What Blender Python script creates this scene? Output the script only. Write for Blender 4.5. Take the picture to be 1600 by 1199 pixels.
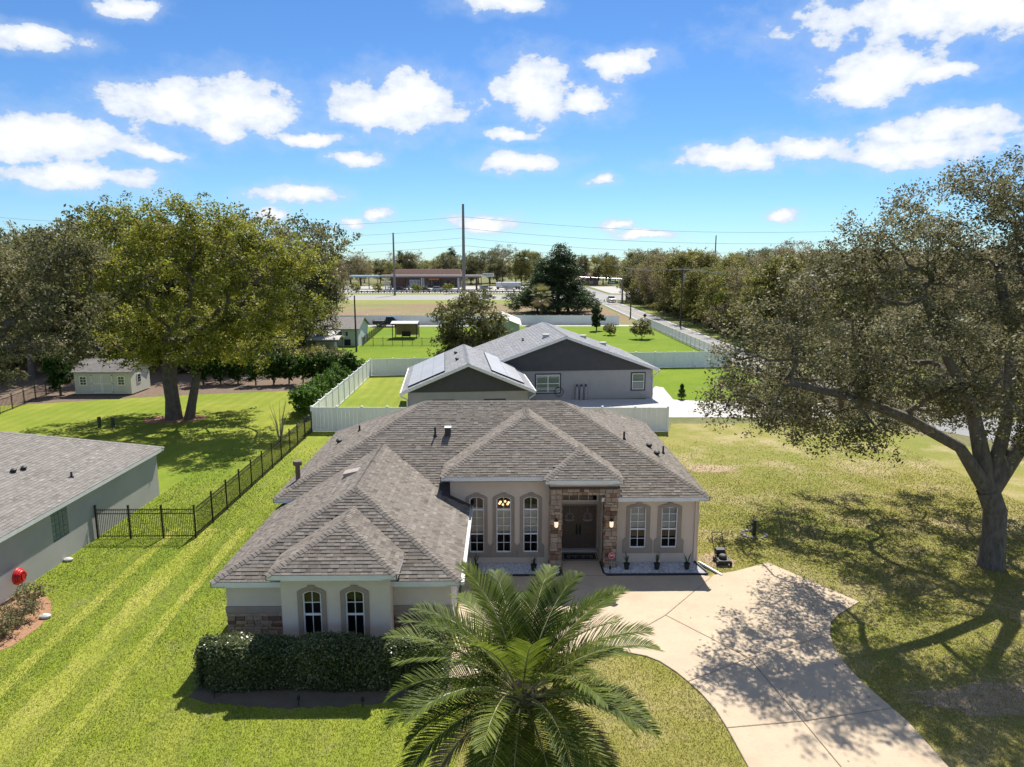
import bpy, bmesh, math, random
import numpy as np
from mathutils import Matrix, Vector
from math import radians as R, sin, cos, pi

for o in list(bpy.data.objects): bpy.data.objects.remove(o)
scene = bpy.context.scene
C = scene.collection

# ------------------------------------------------------------------ camera
F_PX, CAM_H = 1110.0, 12.5                    # focal length in photo pixels (1600 wide), drone height
PITCH = math.atan((599.5 - 405) / F_PX); YAW = R(0.77)
cam = bpy.data.cameras.new('camera'); camo = bpy.data.objects.new('camera', cam); C.objects.link(camo)
cam.sensor_width = 36; cam.lens = 36 * F_PX / 1600; cam.clip_start = 0.1; cam.clip_end = 9000
camo.location = (0, 0, CAM_H); camo.rotation_euler = (pi / 2 - PITCH, 0, -YAW)
scene.camera = camo
scene.render.resolution_x, scene.render.resolution_y = 1024, 767

# ------------------------------------------------------------------ sun and sky
SUN_EL, SUN_AZ = R(52), R(13)                 # sun stands behind the house, a little to the right (+Y towards +X)
sd = Vector((sin(SUN_AZ) * cos(SUN_EL), cos(SUN_AZ) * cos(SUN_EL), sin(SUN_EL)))
sl = bpy.data.lights.new('sun', 'SUN'); sl.energy = 4.6; sl.angle = R(0.53); sl.color = (1.0, .95, .86)
so = bpy.data.objects.new('sun', sl); C.objects.link(so); so.rotation_euler = sd.to_track_quat('Z', 'Y').to_euler(); so.location = (20, 60, 60)
vs = scene.view_settings; vs.view_transform = 'Standard'; vs.look = 'None'; vs.gamma = 1; vs.exposure = 0.74; vs.use_curve_mapping = False

_cp, _sp, _cy, _sy = cos(PITCH), sin(PITCH), cos(YAW), sin(YAW)
def ray(x, y):
    u = (x - 800) / F_PX; v = (y - 599.5) / F_PX
    dy = _cp - v * _sp; dz = -_sp - v * _cp
    return (u * _cy + dy * _sy, -u * _sy + dy * _cy, dz)
def g(x, y, z=0.0):                            # photo pixel -> point on the level z
    r = ray(x, y); t = (z - CAM_H) / r[2]; return Vector((r[0] * t, r[1] * t, z))
def pl(x, y, Y):                               # photo pixel -> point on the vertical plane at depth Y
    r = ray(x, y); t = Y / r[1]; return Vector((r[0] * t, Y, CAM_H + r[2] * t))

world = bpy.data.worlds.new('World'); scene.world = world; world.use_nodes = True
def build_sky():
    nt = world.node_tree; N = nt.nodes; L = nt.links; N.clear()
    out = N.new('ShaderNodeOutputWorld'); bg = N.new('ShaderNodeBackground'); L.new(bg.outputs[0], out.inputs[0])
    sky = N.new('ShaderNodeTexSky'); sky.sky_type = 'NISHITA'; sky.sun_disc = False
    sky.sun_elevation = SUN_EL; sky.sun_rotation = SUN_AZ; sky.altitude = 0; sky.air_density = 0.9; sky.dust_density = 0.0; sky.ozone_density = 1.5
    tc = N.new('ShaderNodeTexCoord')
    def math_(op, a, b=None, c=None, clamp=False):
        n = N.new('ShaderNodeMath'); n.operation = op; n.use_clamp = clamp
        for i, x in enumerate((a, b, c)):
            if x is None: continue
            if isinstance(x, (int, float)): n.inputs[i].default_value = x
            else: L.new(x, n.inputs[i])
        return n.outputs[0]
    sep = N.new('ShaderNodeSeparateXYZ'); L.new(tc.outputs['Generated'], sep.inputs[0])
    az = math_('ARCTAN2', sep.outputs[0], sep.outputs[1]); el = math_('ARCSINE', sep.outputs[2])
    azf = math_('PINGPONG', math_('ADD', az, 0.72), 1.44); azf = math_('SUBTRACT', azf, 0.72)   # the cloud field repeats round the horizon
    cmb = N.new('ShaderNodeCombineXYZ'); L.new(azf, cmb.inputs[0]); L.new(el, cmb.inputs[1])
    nz = N.new('ShaderNodeTexNoise'); nz.inputs['Scale'].default_value = 9; nz.inputs['Detail'].default_value = 7; nz.inputs['Roughness'].default_value = .62
    mp = N.new('ShaderNodeMapping'); mp.inputs['Scale'].default_value = (1, 1.5, 1); L.new(cmb.outputs[0], mp.inputs[0]); L.new(mp.outputs[0], nz.inputs[0])
    # warp
    ws = N.new('ShaderNodeVectorMath'); ws.operation = 'SUBTRACT'; L.new(nz.outputs['Color'], ws.inputs[0]); ws.inputs[1].default_value = (.5, .5, .5)
    wm = N.new('ShaderNodeVectorMath'); wm.operation = 'MULTIPLY_ADD'; L.new(ws.outputs[0], wm.inputs[0]); wm.inputs[1].default_value = (.075, .045, 0); L.new(cmb.outputs[0], wm.inputs[2])
    clouds = [(85,208,88,34),(30,215,60,28),(255,158,66,28),(375,168,88,38),(350,192,40,22),(625,162,105,40),(655,140,45,28),(570,180,55,20),(830,140,58,42),(915,158,50,22),
              (975,96,52,19),(1375,115,70,34),(1330,140,45,24),(1470,118,40,12),(1480,14,170,32),(1570,20,80,28),(1440,234,104,22),(1470,193,82,19),(1250,236,56,17),(1150,246,78,18),
              (112,274,80,17),(232,240,36,12),(562,250,34,13),(812,253,64,14),(460,306,60,13),(935,283,22,10),(45,52,54,15),(780,8,66,14),(205,4,32,12),(755,350,52,13),
              (597,333,20,10),(555,350,25,9),(965,355,24,8),(1010,368,42,7),(1225,341,20,8),(415,330,24,8),(485,215,50,10),(790,212,45,9)]
    dens = None
    for (px, py, w, h) in clouds:
        r = Vector(ray(px, py)).normalized(); ca, ce = math.atan2(r.x, r.y), math.asin(r.z)
        s = N.new('ShaderNodeVectorMath'); s.operation = 'SUBTRACT'; L.new(wm.outputs[0], s.inputs[0]); s.inputs[1].default_value = (ca, ce, 0)
        m = N.new('ShaderNodeVectorMath'); m.operation = 'MULTIPLY'; L.new(s.outputs[0], m.inputs[0]); m.inputs[1].default_value = (F_PX * cos(ca) / w, F_PX / h, 0)
        l = N.new('ShaderNodeVectorMath'); l.operation = 'LENGTH'; L.new(m.outputs[0], l.inputs[0])
        dens = l.outputs['Value'] if dens is None else math_('SMOOTH_MIN', dens, l.outputs['Value'], .25)
    # overhead the same kind of fair-weather cloud goes on
    n2 = N.new('ShaderNodeTexNoise'); n2.inputs['Scale'].default_value = 2.6; n2.inputs['Detail'].default_value = 5; L.new(tc.outputs['Generated'], n2.inputs[0])
    over = math_('MULTIPLY', math_('SUBTRACT', n2.outputs[0], .55), -9.0); over = math_('ADD', over, 1.0)
    over = math_('ADD', over, math_('MULTIPLY', math_('SUBTRACT', .52, el, clamp=True), 30.0))
    dens = math_('MINIMUM', dens, over)
    n3 = N.new('ShaderNodeTexNoise'); n3.inputs['Scale'].default_value = 26; n3.inputs['Detail'].default_value = 6; n3.inputs['Roughness'].default_value = .6; L.new(mp.outputs[0], n3.inputs[0])
    d2 = math_('ADD', dens, math_('MULTIPLY', math_('SUBTRACT', n3.outputs[0], .5), 2.0))
    mr = N.new('ShaderNodeMapRange'); mr.interpolation_type = 'SMOOTHSTEP'; L.new(d2, mr.inputs[0])
    mr.inputs[1].default_value = 1.1; mr.inputs[2].default_value = .78; mr.inputs[3].default_value = 0; mr.inputs[4].default_value = 1
    cl = N.new('ShaderNodeMix'); cl.data_type = 'RGBA'; cl.inputs['A'].default_value = (5.6, 6.3, 7.5, 1); cl.inputs['B'].default_value = (9.4, 9.5, 9.6, 1)
    mr2 = N.new('ShaderNodeMapRange'); L.new(d2, mr2.inputs[0]); mr2.inputs[1].default_value = .95; mr2.inputs[2].default_value = .2; L.new(mr2.outputs[0], cl.inputs['Factor'])
    hs = N.new('ShaderNodeHueSaturation'); hs.inputs['Saturation'].default_value = 1.05; hs.inputs['Value'].default_value = 1.0; L.new(sky.outputs[0], hs.inputs['Color'])
    tn = N.new('ShaderNodeMix'); tn.data_type = 'RGBA'; tn.blend_type = 'MULTIPLY'; tn.inputs['Factor'].default_value = 1; tn.inputs['B'].default_value = (.53, .78, 1.06, 1); L.new(hs.outputs[0], tn.inputs['A'])
    mix = N.new('ShaderNodeMix'); mix.data_type = 'RGBA'; vr = N.new('ShaderNodeMapRange'); vr.interpolation_type = 'SMOOTHSTEP'; L.new(d2, vr.inputs[0]); vr.inputs[1].default_value = 1.9; vr.inputs[2].default_value = .7; vr.inputs[3].default_value = 0; vr.inputs[4].default_value = .3
    L.new(math_('MAXIMUM', math_('MULTIPLY', mr.outputs[0], .94), vr.outputs[0]), mix.inputs['Factor']); L.new(tn.outputs['Result'], mix.inputs['A']); L.new(cl.outputs['Result'], mix.inputs['B'])
    L.new(mix.outputs['Result'], bg.inputs[0]); bg.inputs[1].default_value = 0.073
build_sky()

# ------------------------------------------------------------------ helpers
rnd = random.Random(7)
def tag(o, label=None, cat=None, group=None, kind=None):
    if label: o['label'] = label
    if cat: o['category'] = cat
    if group: o['group'] = group
    if kind: o['kind'] = kind
    return o
def adopt(o, parent):
    o.parent = parent; o.matrix_parent_inverse = Matrix.Translation(parent.location).inverted() if parent.type == 'EMPTY' else Matrix.Identity(4)
def thing(name, label, cat, loc=(0, 0, 0), group=None):
    o = bpy.data.objects.new(name, None); C.objects.link(o); o.location = loc; o.empty_display_size = .2
    return tag(o, label, cat, group)
def copy_tree(o, parent=None, off=None):
    c = o.copy(); C.objects.link(c)
    if parent is not None: c.parent = parent
    for ch in o.children: copy_tree(ch, c)
    return c
def link_mesh(name, me, mat, parent=None):
    if mat is not None and not me.materials: me.materials.append(mat)
    o = bpy.data.objects.new(name, me); C.objects.link(o)
    if parent is not None: adopt(o, parent)
    return o
def fast_mesh(name, V, Q, mat, tone=None, parent=None, smooth=False):
    """numpy verts (n,3), faces (m,k) -> object"""
    V = np.asarray(V, np.float32); Q = np.asarray(Q, np.int32); k = Q.shape[1]; m = len(Q)
    me = bpy.data.meshes.new(name); me.vertices.add(len(V)); me.vertices.foreach_set('co', V.ravel())
    me.loops.add(m * k); me.loops.foreach_set('vertex_index', Q.ravel())
    me.polygons.add(m); me.polygons.foreach_set('loop_start', np.arange(0, m * k, k, dtype=np.int32))
    try: me.polygons.foreach_set('loop_total', np.full(m, k, np.int32))
    except Exception: pass
    if smooth: me.polygons.foreach_set('use_smooth', np.ones(m, bool))
    if tone is not None:
        a = me.attributes.new('tone', 'FLOAT', 'FACE'); a.data.foreach_set('value', np.asarray(tone, np.float32))
    me.update(calc_edges=True); me.validate()
    return link_mesh(name, me, mat, parent)

class MB:
    def __init__(s, M=None): s.v, s.f, s.t, s.M, s.tone = [], [], [], M, .5
    def add(s, vs_, fs):
        b = len(s.v); s.v += [tuple(p) for p in vs_]; s.f += [tuple(i + b for i in f) for f in fs]; s.t += [s.tone] * len(fs); return s
    def box(s, x0, x1, y0, y1, z0, z1):
        return s.add([(x0,y0,z0),(x1,y0,z0),(x1,y1,z0),(x0,y1,z0),(x0,y0,z1),(x1,y0,z1),(x1,y1,z1),(x0,y1,z1)],
                     [(3,2,1,0),(4,5,6,7),(0,1,5,4),(1,2,6,5),(2,3,7,6),(3,0,4,7)])
    def bar(s, p, q, w, h, up=(0, 0, 1)):
        p, q = Vector(p), Vector(q); d = (q - p).normalized(); up = Vector(up)
        if abs(d.dot(up)) > .95: up = Vector((0, 1, 0))
        a = d.cross(up).normalized() * (w / 2); b = a.cross(d).normalized() * (h / 2)
        return s.add([p-a-b, p+a-b, p+a+b, p-a+b, q-a-b, q+a-b, q+a+b, q-a+b], [(0,1,2,3),(7,6,5,4),(0,4,5,1),(1,5,6,2),(2,6,7,3),(3,7,4,0)])
    def tube(s, pts, rad, n=8, cap=True):
        pts = [Vector(p) for p in pts]; rad = rad if isinstance(rad, (list, tuple)) else [rad] * len(pts); rings = []
        for i, p in enumerate(pts):
            d = (pts[min(i+1, len(pts)-1)] - pts[max(i-1, 0)]).normalized(); up = Vector((0,0,1)) if abs(d.z) < .9 else Vector((1,0,0))
            a = d.cross(up).normalized(); b = a.cross(d); rings.append([p + (a*cos(2*pi*k/n) + b*sin(2*pi*k/n)) * rad[i] for k in range(n)])
        vv = [q for r in rings for q in r]; ff = []
        for i in range(len(pts)-1):
            for k in range(n): ff.append((i*n+k, i*n+(k+1)%n, (i+1)*n+(k+1)%n, (i+1)*n+k))
        if cap: ff.append(tuple(range(n-1, -1, -1))); ff.append(tuple(range((len(pts)-1)*n, len(pts)*n)))
        return s.add(vv, ff)
    def _ax(s, p, a, axis): return (p[0], p[1], a) if axis == 'z' else (p[0], a, p[1]) if axis == 'y' else (a, p[0], p[1])
    def prism(s, poly, a0, a1, axis='z'):
        n = len(poly); vv = [s._ax(p, a0, axis) for p in poly] + [s._ax(p, a1, axis) for p in poly]
        return s.add(vv, [tuple(range(n)), tuple(range(2*n-1, n-1, -1))] + [(i, (i+1)%n, n+(i+1)%n, n+i) for i in range(n)])
    def ring(s, inner, outer, a0, a1, axis='y', closed=True):
        n = len(inner); vv = [s._ax(p, a, axis) for a in (a0, a1) for pp in (inner, outer) for p in pp]; ff = []
        I0, O0, I1, O1 = 0, n, 2*n, 3*n
        for i in range(n if closed else n-1):
            j = (i+1) % n
            ff += [(I0+i,I0+j,O0+j,O0+i),(I1+i,O1+i,O1+j,I1+j),(I0+i,I1+i,I1+j,I0+j),(O0+i,O0+j,O1+j,O1+i)]
        if not closed: ff += [(I0,O0,O1,I1),(I0+n-1,I1+n-1,O1+n-1,O0+n-1)]
        return s.add(vv, ff)
    def lathe(s, prof, c=(0, 0), n=16):
        vv = [(c[0]+r*cos(2*pi*k/n), c[1]+r*sin(2*pi*k/n), z) for r, z in prof for k in range(n)]; m = len(prof)
        ff = [(i*n+k, i*n+(k+1)%n, (i+1)*n+(k+1)%n, (i+1)*n+k) for i in range(m-1) for k in range(n)] + [tuple(range(n-1,-1,-1)), tuple(range((m-1)*n, m*n))]
        return s.add(vv, ff)
    def ball(s, c, r, n=10, sq=(1, 1, 1)):
        m = max(4, n//2); vv = [(c[0]+sq[0]*r*sin(pi*i/m)*cos(2*pi*k/n), c[1]+sq[1]*r*sin(pi*i/m)*sin(2*pi*k/n), c[2]+sq[2]*r*cos(pi*i/m)) for i in range(m+1) for k in range(n)]
        return s.add(vv, [(i*n+k, (i+1)*n+k, (i+1)*n+(k+1)%n, i*n+(k+1)%n) for i in range(m) for k in range(n)])
    def mesh(s, name, smooth=False, weld=False):
        me = bpy.data.meshes.new(name); vv = s.v if s.M is None else [tuple(s.M @ Vector(p)) for p in s.v]
        me.from_pydata(vv, [], s.f)
        a = me.attributes.new('tone', 'FLOAT', 'FACE'); a.data.foreach_set('value', s.t)
        bm = bmesh.new(); bm.from_mesh(me)
        if weld: bmesh.ops.remove_doubles(bm, verts=bm.verts, dist=1e-4)
        bmesh.ops.recalc_face_normals(bm, faces=bm.faces); bm.to_mesh(me); bm.free()
        if smooth:
            me.polygons.foreach_set('use_smooth', [True] * len(me.polygons))
            try: me.set_sharp_from_angle(angle=R(40))
            except Exception: pass
        return me
    def build(s, name, mat, parent=None, smooth=False, bevel=0):
        o = link_mesh(name, s.mesh(name, smooth, weld=smooth), mat, parent)
        if bevel:
            m = o.modifiers.new('bevel', 'BEVEL'); m.width = bevel; m.segments = 2; m.limit_method = 'ANGLE'
        return o
def arch(x0, x1, z0, z1, rise, n=10):
    """closed outline of an opening with a segmental head: bottom left, bottom right, then round the arch"""
    w = x1 - x0; cx = (x0 + x1) / 2; out = [(x0, z0), (x1, z0)]
    if rise <= 1e-4: return out + [(x1, z1 - (z1 - z1 * 1)), (x0, z1)] if False else out + [(x1, z1), (x0, z1)]
    rr = (w * w / 4 + rise * rise) / (2 * rise); cz = z1 - rr; a0 = math.asin(w / 2 / rr)
    return out + [(cx + rr * sin(a0 - 2 * a0 * i / n), cz + rr * cos(a0 - 2 * a0 * i / n)) for i in range(n + 1)]

# ------------------------------------------------------------------ materials
MATS = {}
def mat(name, col, rough=.8, col2=None, scale=4.0, var=.12, bump=0.0, bscale=None, metal=0.0, spec=.5, tone=None, emit=0.0, detail=5, transl=0.0, stretch=None):
    """procedural principled material; col2 = second colour mixed by noise; tone = colour pair driven by the per-face tone attribute"""
    if name in MATS: return MATS[name]
    m = bpy.data.materials.new(name); m.use_nodes = True; nt = m.node_tree; N = nt.nodes; L = nt.links; b = N['Principled BSDF']
    b.inputs['Roughness'].default_value = rough; b.inputs['Metallic'].default_value = metal; b.inputs['Specular IOR Level'].default_value = spec
    geo = N.new('ShaderNodeNewGeometry'); vec = geo.outputs['Position']
    if stretch:
        mp = N.new('ShaderNodeMapping'); mp.inputs['Scale'].default_value = stretch; L.new(vec, mp.inputs[0]); vec = mp.outputs[0]
    nz = N.new('ShaderNodeTexNoise'); nz.inputs['Scale'].default_value = scale; nz.inputs['Detail'].default_value = detail; nz.inputs['Roughness'].default_value = .62; L.new(vec, nz.inputs[0])
    mr = N.new('ShaderNodeMapRange'); L.new(nz.outputs[0], mr.inputs[0]); mr.inputs[1].default_value = .3; mr.inputs[2].default_value = .7
    mx = N.new('ShaderNodeMix'); mx.data_type = 'RGBA'; L.new(mr.outputs[0], mx.inputs['Factor'])
    c2 = col2 if col2 else tuple(c * (1 - 2 * var) for c in col)
    mx.inputs['A'].default_value = (*col, 1); mx.inputs['B'].default_value = (*c2, 1); res = mx.outputs['Result']
    if tone:
        at = N.new('ShaderNodeAttribute'); at.attribute_name = 'tone'
        cr = N.new('ShaderNodeValToRGB'); els = cr.color_ramp.elements
        els[0].color = (*tone[0], 1); els[1].color = (*tone[-1], 1)
        for i, c in enumerate(tone[1:-1]): e = els.new((i + 1) / (len(tone) - 1)); e.color = (*c, 1)
        L.new(at.outputs['Fac'], cr.inputs[0])
        ml = N.new('ShaderNodeMix'); ml.data_type = 'RGBA'; ml.blend_type = 'MULTIPLY'; ml.inputs['Factor'].default_value = 1; L.new(cr.outputs[0], ml.inputs['A'])
        mx.inputs['A'].default_value = (1, 1, 1, 1); v = 1 - 2 * var; mx.inputs['B'].default_value = (v, v, v, 1); L.new(res, ml.inputs['B']); res = ml.outputs['Result']
    L.new(res, b.inputs['Base Color'])
    if bump:
        n2 = N.new('ShaderNodeTexNoise'); n2.inputs['Scale'].default_value = bscale or scale * 6; n2.inputs['Detail'].default_value = 4; L.new(geo.outputs['Position'], n2.inputs[0])
        bp = N.new('ShaderNodeBump'); bp.inputs['Strength'].default_value = bump; bp.inputs['Distance'].default_value = .02; L.new(n2.outputs[0], bp.inputs['Height']); L.new(bp.outputs[0], b.inputs['Normal'])
    if emit: b.inputs['Emission Color'].default_value = (*col, 1); b.inputs['Emission Strength'].default_value = emit
    if transl:
        tr = N.new('ShaderNodeBsdfTranslucent'); L.new(res, tr.inputs[0]); ms = N.new('ShaderNodeMixShader'); ms.inputs[0].default_value = transl
        L.new(b.outputs[0], ms.inputs[1]); L.new(tr.outputs[0], ms.inputs[2]); L.new(ms.outputs[0], N['Material Output'].inputs[0])
    MATS[name] = m; return m
def glass_mat(name, tint=(.55, .6, .6)):
    if name in MATS: return MATS[name]
    m = bpy.data.materials.new(name); m.use_nodes = True; nt = m.node_tree; N = nt.nodes; L = nt.links; N.remove(N['Principled BSDF'])
    t = N.new('ShaderNodeBsdfTransparent'); t.inputs[0].default_value = (*tint, 1); gl = N.new('ShaderNodeBsdfGlossy'); gl.inputs['Roughness'].default_value = .02
    fr = N.new('ShaderNodeFresnel'); fr.inputs[0].default_value = 1.5; ms = N.new('ShaderNodeMixShader')
    L.new(fr.outputs[0], ms.inputs[0]); L.new(t.outputs[0], ms.inputs[1]); L.new(gl.outputs[0], ms.inputs[2]); L.new(ms.outputs[0], N['Material Output'].inputs[0])
    MATS[name] = m; return m

def ground_mat(name, cols, scales=(.06, .45, 7.0), bump=.5, stripe=None, rough=.95, dry=None, speck=.35):
    """grass-like ground: three noise scales between the colours, an optional mowing stripe (angle, width, strength) and dry patches"""
    m = bpy.data.materials.new(name); m.use_nodes = True; nt = m.node_tree; N = nt.nodes; L = nt.links; b = N['Principled BSDF']
    b.inputs['Roughness'].default_value = rough; b.inputs['Specular IOR Level'].default_value = .15
    geo = N.new('ShaderNodeNewGeometry'); pos = geo.outputs['Position']
    def noise(sc, det=4, ro=.6):
        n = N.new('ShaderNodeTexNoise'); n.inputs['Scale'].default_value = sc; n.inputs['Detail'].default_value = det; n.inputs['Roughness'].default_value = ro; L.new(pos, n.inputs[0]); return n.outputs[0]
    def rng(x, a, bb):
        r = N.new('ShaderNodeMapRange'); L.new(x, r.inputs[0]); r.inputs[1].default_value = a; r.inputs[2].default_value = bb; return r.outputs[0]
    def mixc(f, A, B, blend='MIX'):
        x = N.new('ShaderNodeMix'); x.data_type = 'RGBA'; x.blend_type = blend
        if isinstance(f, float): x.inputs['Factor'].default_value = f
        else: L.new(f, x.inputs['Factor'])
        for k, c in (('A', A), ('B', B)):
            if isinstance(c, tuple): x.inputs[k].default_value = (*c, 1)
            else: L.new(c, x.inputs[k])
        return x.outputs['Result']
    c = mixc(rng(noise(scales[1]), .35, .65), cols[0], cols[1])
    c = mixc(rng(noise(scales[0], 3), .42, .68), c, cols[2])
    if stripe:
        ang, wid, stg = stripe
        mp = N.new('ShaderNodeMapping'); mp.inputs['Rotation'].default_value = (0, 0, ang); L.new(pos, mp.inputs[0])
        wv = N.new('ShaderNodeTexWave'); wv.inputs['Scale'].default_value = 1 / wid; wv.inputs['Distortion'].default_value = 5; wv.inputs['Detail Scale'].default_value = .35; L.new(mp.outputs[0], wv.inputs[0])
        c = mixc(rng(wv.outputs['Fac'], .1, .9), c, mixc(stg, c, (1.25, 1.25, .75), 'MULTIPLY'))
    if dry:
        col, lo, hi, sc = dry
        c = mixc(rng(noise(sc, 5, .65), lo, hi), c, col)
    v = 1 - speck
    c = mixc(rng(noise(scales[2], 6, .75), .3, .7), mixc(1.0, c, (v, v, v), 'MULTIPLY'), mixc(1.0, c, (1 + speck * .6,) * 3, 'MULTIPLY'))
    L.new(c, b.inputs['Base Color'])
    bp = N.new('ShaderNodeBump'); bp.inputs['Strength'].default_value = bump; bp.inputs['Distance'].default_value = .06; L.new(noise(scales[2] * 2.2, 5, .7), bp.inputs['Height']); L.new(bp.outputs[0], b.inputs['Normal'])
    MATS[name] = m; return m

M_STUCCO = mat('stucco_beige', (.64, .53, .425), .92, var=.05, scale=1.2, bump=.25, bscale=60)
M_STUCCO_L = mat('stucco_pale', (.70, .61, .51), .92, var=.05, scale=1.2, bump=.25, bscale=60)
M_TRIM = mat('stucco_trim_taupe', (.34, .275, .22), .9, var=.07, scale=3, bump=.2, bscale=70)
M_WHITE = mat('white_painted_trim', (.74, .74, .73), .55, var=.06, scale=2)
M_VINYL = mat('white_vinyl', (.86, .86, .87), .38, var=.03, scale=1.5)
M_FRAME = mat('white_window_frame', (.78, .78, .77), .4, var=.02)
M_GLASS = glass_mat('window_glass', (.82, .84, .84)); M_SCREEN = glass_mat('screened_glass', (.22, .23, .25))
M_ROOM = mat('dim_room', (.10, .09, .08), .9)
M_BLIND = mat('window_blind', (.76, .73, .66), .7, var=.05)
M_SHINGLE = mat('brown_grey_shingle', (.2, .2, .2), .93, scale=55, var=.16, tone=[(.11, .093, .076), (.19, .162, .134), (.24, .208, .175), (.31, .275, .237)], bump=.4, bscale=160)
M_DECK = mat('roof_underlay', (.06, .05, .045), .95)
M_STONE = mat('ledge_stone', (.3, .25, .2), .9, scale=18, var=.22, tone=[(.16, .10, .07), (.36, .22, .14), (.45, .32, .22), (.52, .39, .28), (.38, .31, .26)], bump=.6, bscale=40)
M_MORTAR = mat('dark_mortar', (.09, .075, .065), .95)
M_CONC = mat('driveway_concrete', (.54, .425, .295), .85, col2=(.46, .365, .255), scale=.9, bump=.2, bscale=90, detail=8)
def add_stain(m, col, lo, hi, sc, amt, det=6):
    nt = m.node_tree; N = nt.nodes; L = nt.links; b = N['Principled BSDF']; src = b.inputs['Base Color'].links[0].from_socket
    g_ = N.new('ShaderNodeNewGeometry'); n_ = N.new('ShaderNodeTexNoise'); n_.inputs['Scale'].default_value = sc; n_.inputs['Detail'].default_value = det; n_.inputs['Roughness'].default_value = .65; L.new(g_.outputs['Position'], n_.inputs[0])
    r_ = N.new('ShaderNodeMapRange'); r_.inputs[1].default_value = lo; r_.inputs[2].default_value = hi; r_.inputs[4].default_value = amt; L.new(n_.outputs[0], r_.inputs[0])
    x_ = N.new('ShaderNodeMix'); x_.data_type = 'RGBA'; x_.blend_type = 'MULTIPLY'; x_.inputs['B'].default_value = (*col, 1); L.new(r_.outputs[0], x_.inputs['Factor']); L.new(src, x_.inputs['A']); L.new(x_.outputs['Result'], b.inputs['Base Color'])
add_stain(M_CONC, (.82, .79, .76), .52, .75, .35, .8); add_stain(M_CONC, (.76, .72, .69), .62, .72, 1.7, .6); add_stain(M_CONC, (.88, .87, .86), .5, .6, 14, .5)
M_CONC2 = mat('pale_concrete', (.52, .49, .45), .85, col2=(.45, .43, .40), scale=.7, detail=8)
M_BLACK = mat('black_metal', (.012, .012, .013), .45)
M_BLACKP = mat('black_plastic', (.02, .02, .021), .6)
M_DOOR = mat('brown_door', (.12, .078, .054), .5, var=.1, scale=8)
M_BARK = mat('oak_bark', (.19, .165, .135), .95, col2=(.085, .07, .058), scale=7, bump=1.0, bscale=22, stretch=(1, 1, .35))
M_ASPH = mat('worn_asphalt', (.27, .265, .26), .9, col2=(.22, .215, .21), scale=.5, detail=8)
M_HWY = mat('pale_highway', (.30, .29, .275), .9, col2=(.25, .245, .235), scale=.2)
M_WOOD = mat('weathered_wood', (.20, .16, .12), .85, var=.15, scale=6)
M_POLE = mat('pole_wood', (.11, .09, .075), .9, var=.15, scale=4)
M_POLEC = mat('pole_concrete', (.22, .21, .195), .9, var=.1, scale=3)
M_STEEL = mat('galvanised_steel', (.45, .47, .48), .4, metal=.6)
M_MULCH = mat('orange_mulch', (.40, .22, .12), .95, col2=(.25, .13, .07), scale=9, bump=.8, bscale=30, detail=8)
M_LITTER = mat('leaf_litter', (.20, .135, .09), .95, col2=(.11, .075, .05), scale=3, bump=.7, bscale=12, detail=8)
M_ROCK = mat('white_rock', (.66, .66, .68), .85, tone=[(.38, .38, .41), (.68, .68, .7), (.8, .8, .8)], var=.1, scale=20)
# ------------------------------------------------------------------ setting: ground, lawns, roads, driveway
def sheet(name, poly, z, m, kind='structure', parent=None):
    me = bpy.data.meshes.new(name); me.from_pydata([(p[0], p[1], z) for p in poly], [], [tuple(range(len(poly)))])
    bm = bmesh.new(); bm.from_mesh(me); bmesh.ops.recalc_face_normals(bm, faces=bm.faces)
    for f in bm.faces:
        if f.normal.z < 0: f.normal_flip()
    bm.to_mesh(me); bm.free()
    o = link_mesh(name, me, m, parent)
    if parent is None: tag(o, kind=kind)
    return o
def rect(x0, x1, y0, y1): return [(x0, y0), (x1, y0), (x1, y1), (x0, y1)]
M_GROUND = ground_mat('rough_field', ((.15, .16, .055), (.22, .19, .10), (.13, .16, .04)), (.03, .25, 2.5))
M_LAWN = ground_mat('lawn_grass', ((.20, .245, .028), (.265, .285, .05), (.16, .225, .022)), (.09, .6, 9), stripe=(0, 3.3, .4), dry=((.26, .235, .10), .60, .80, .8))
M_LAWND = ground_mat('dry_lawn_grass', ((.25, .24, .05), (.31, .275, .085), (.20, .225, .04)), (.10, .7, 9), dry=((.44, .355, .19), .48, .72, .3))
M_LIME = ground_mat('lush_lawn_grass', ((.145, .225, .008), (.18, .25, .014), (.125, .21, .008)), (.08, .35, 4), speck=.35, dry=((.22, .23, .04), .55, .75, .4))
M_FIELD = ground_mat('dry_field', ((.22, .20, .085), (.30, .245, .13), (.20, .21, .07)), (.02, .12, 1.2), dry=((.26, .175, .115), .42, .62, .035))
M_FIELDG = ground_mat('verge_grass', ((.24, .25, .06), (.27, .26, .085), (.21, .24, .05)), (.03, .2, 2))
sheet('ground', rect(-3500, 3500, -200, 6000), 0, M_GROUND)
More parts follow.
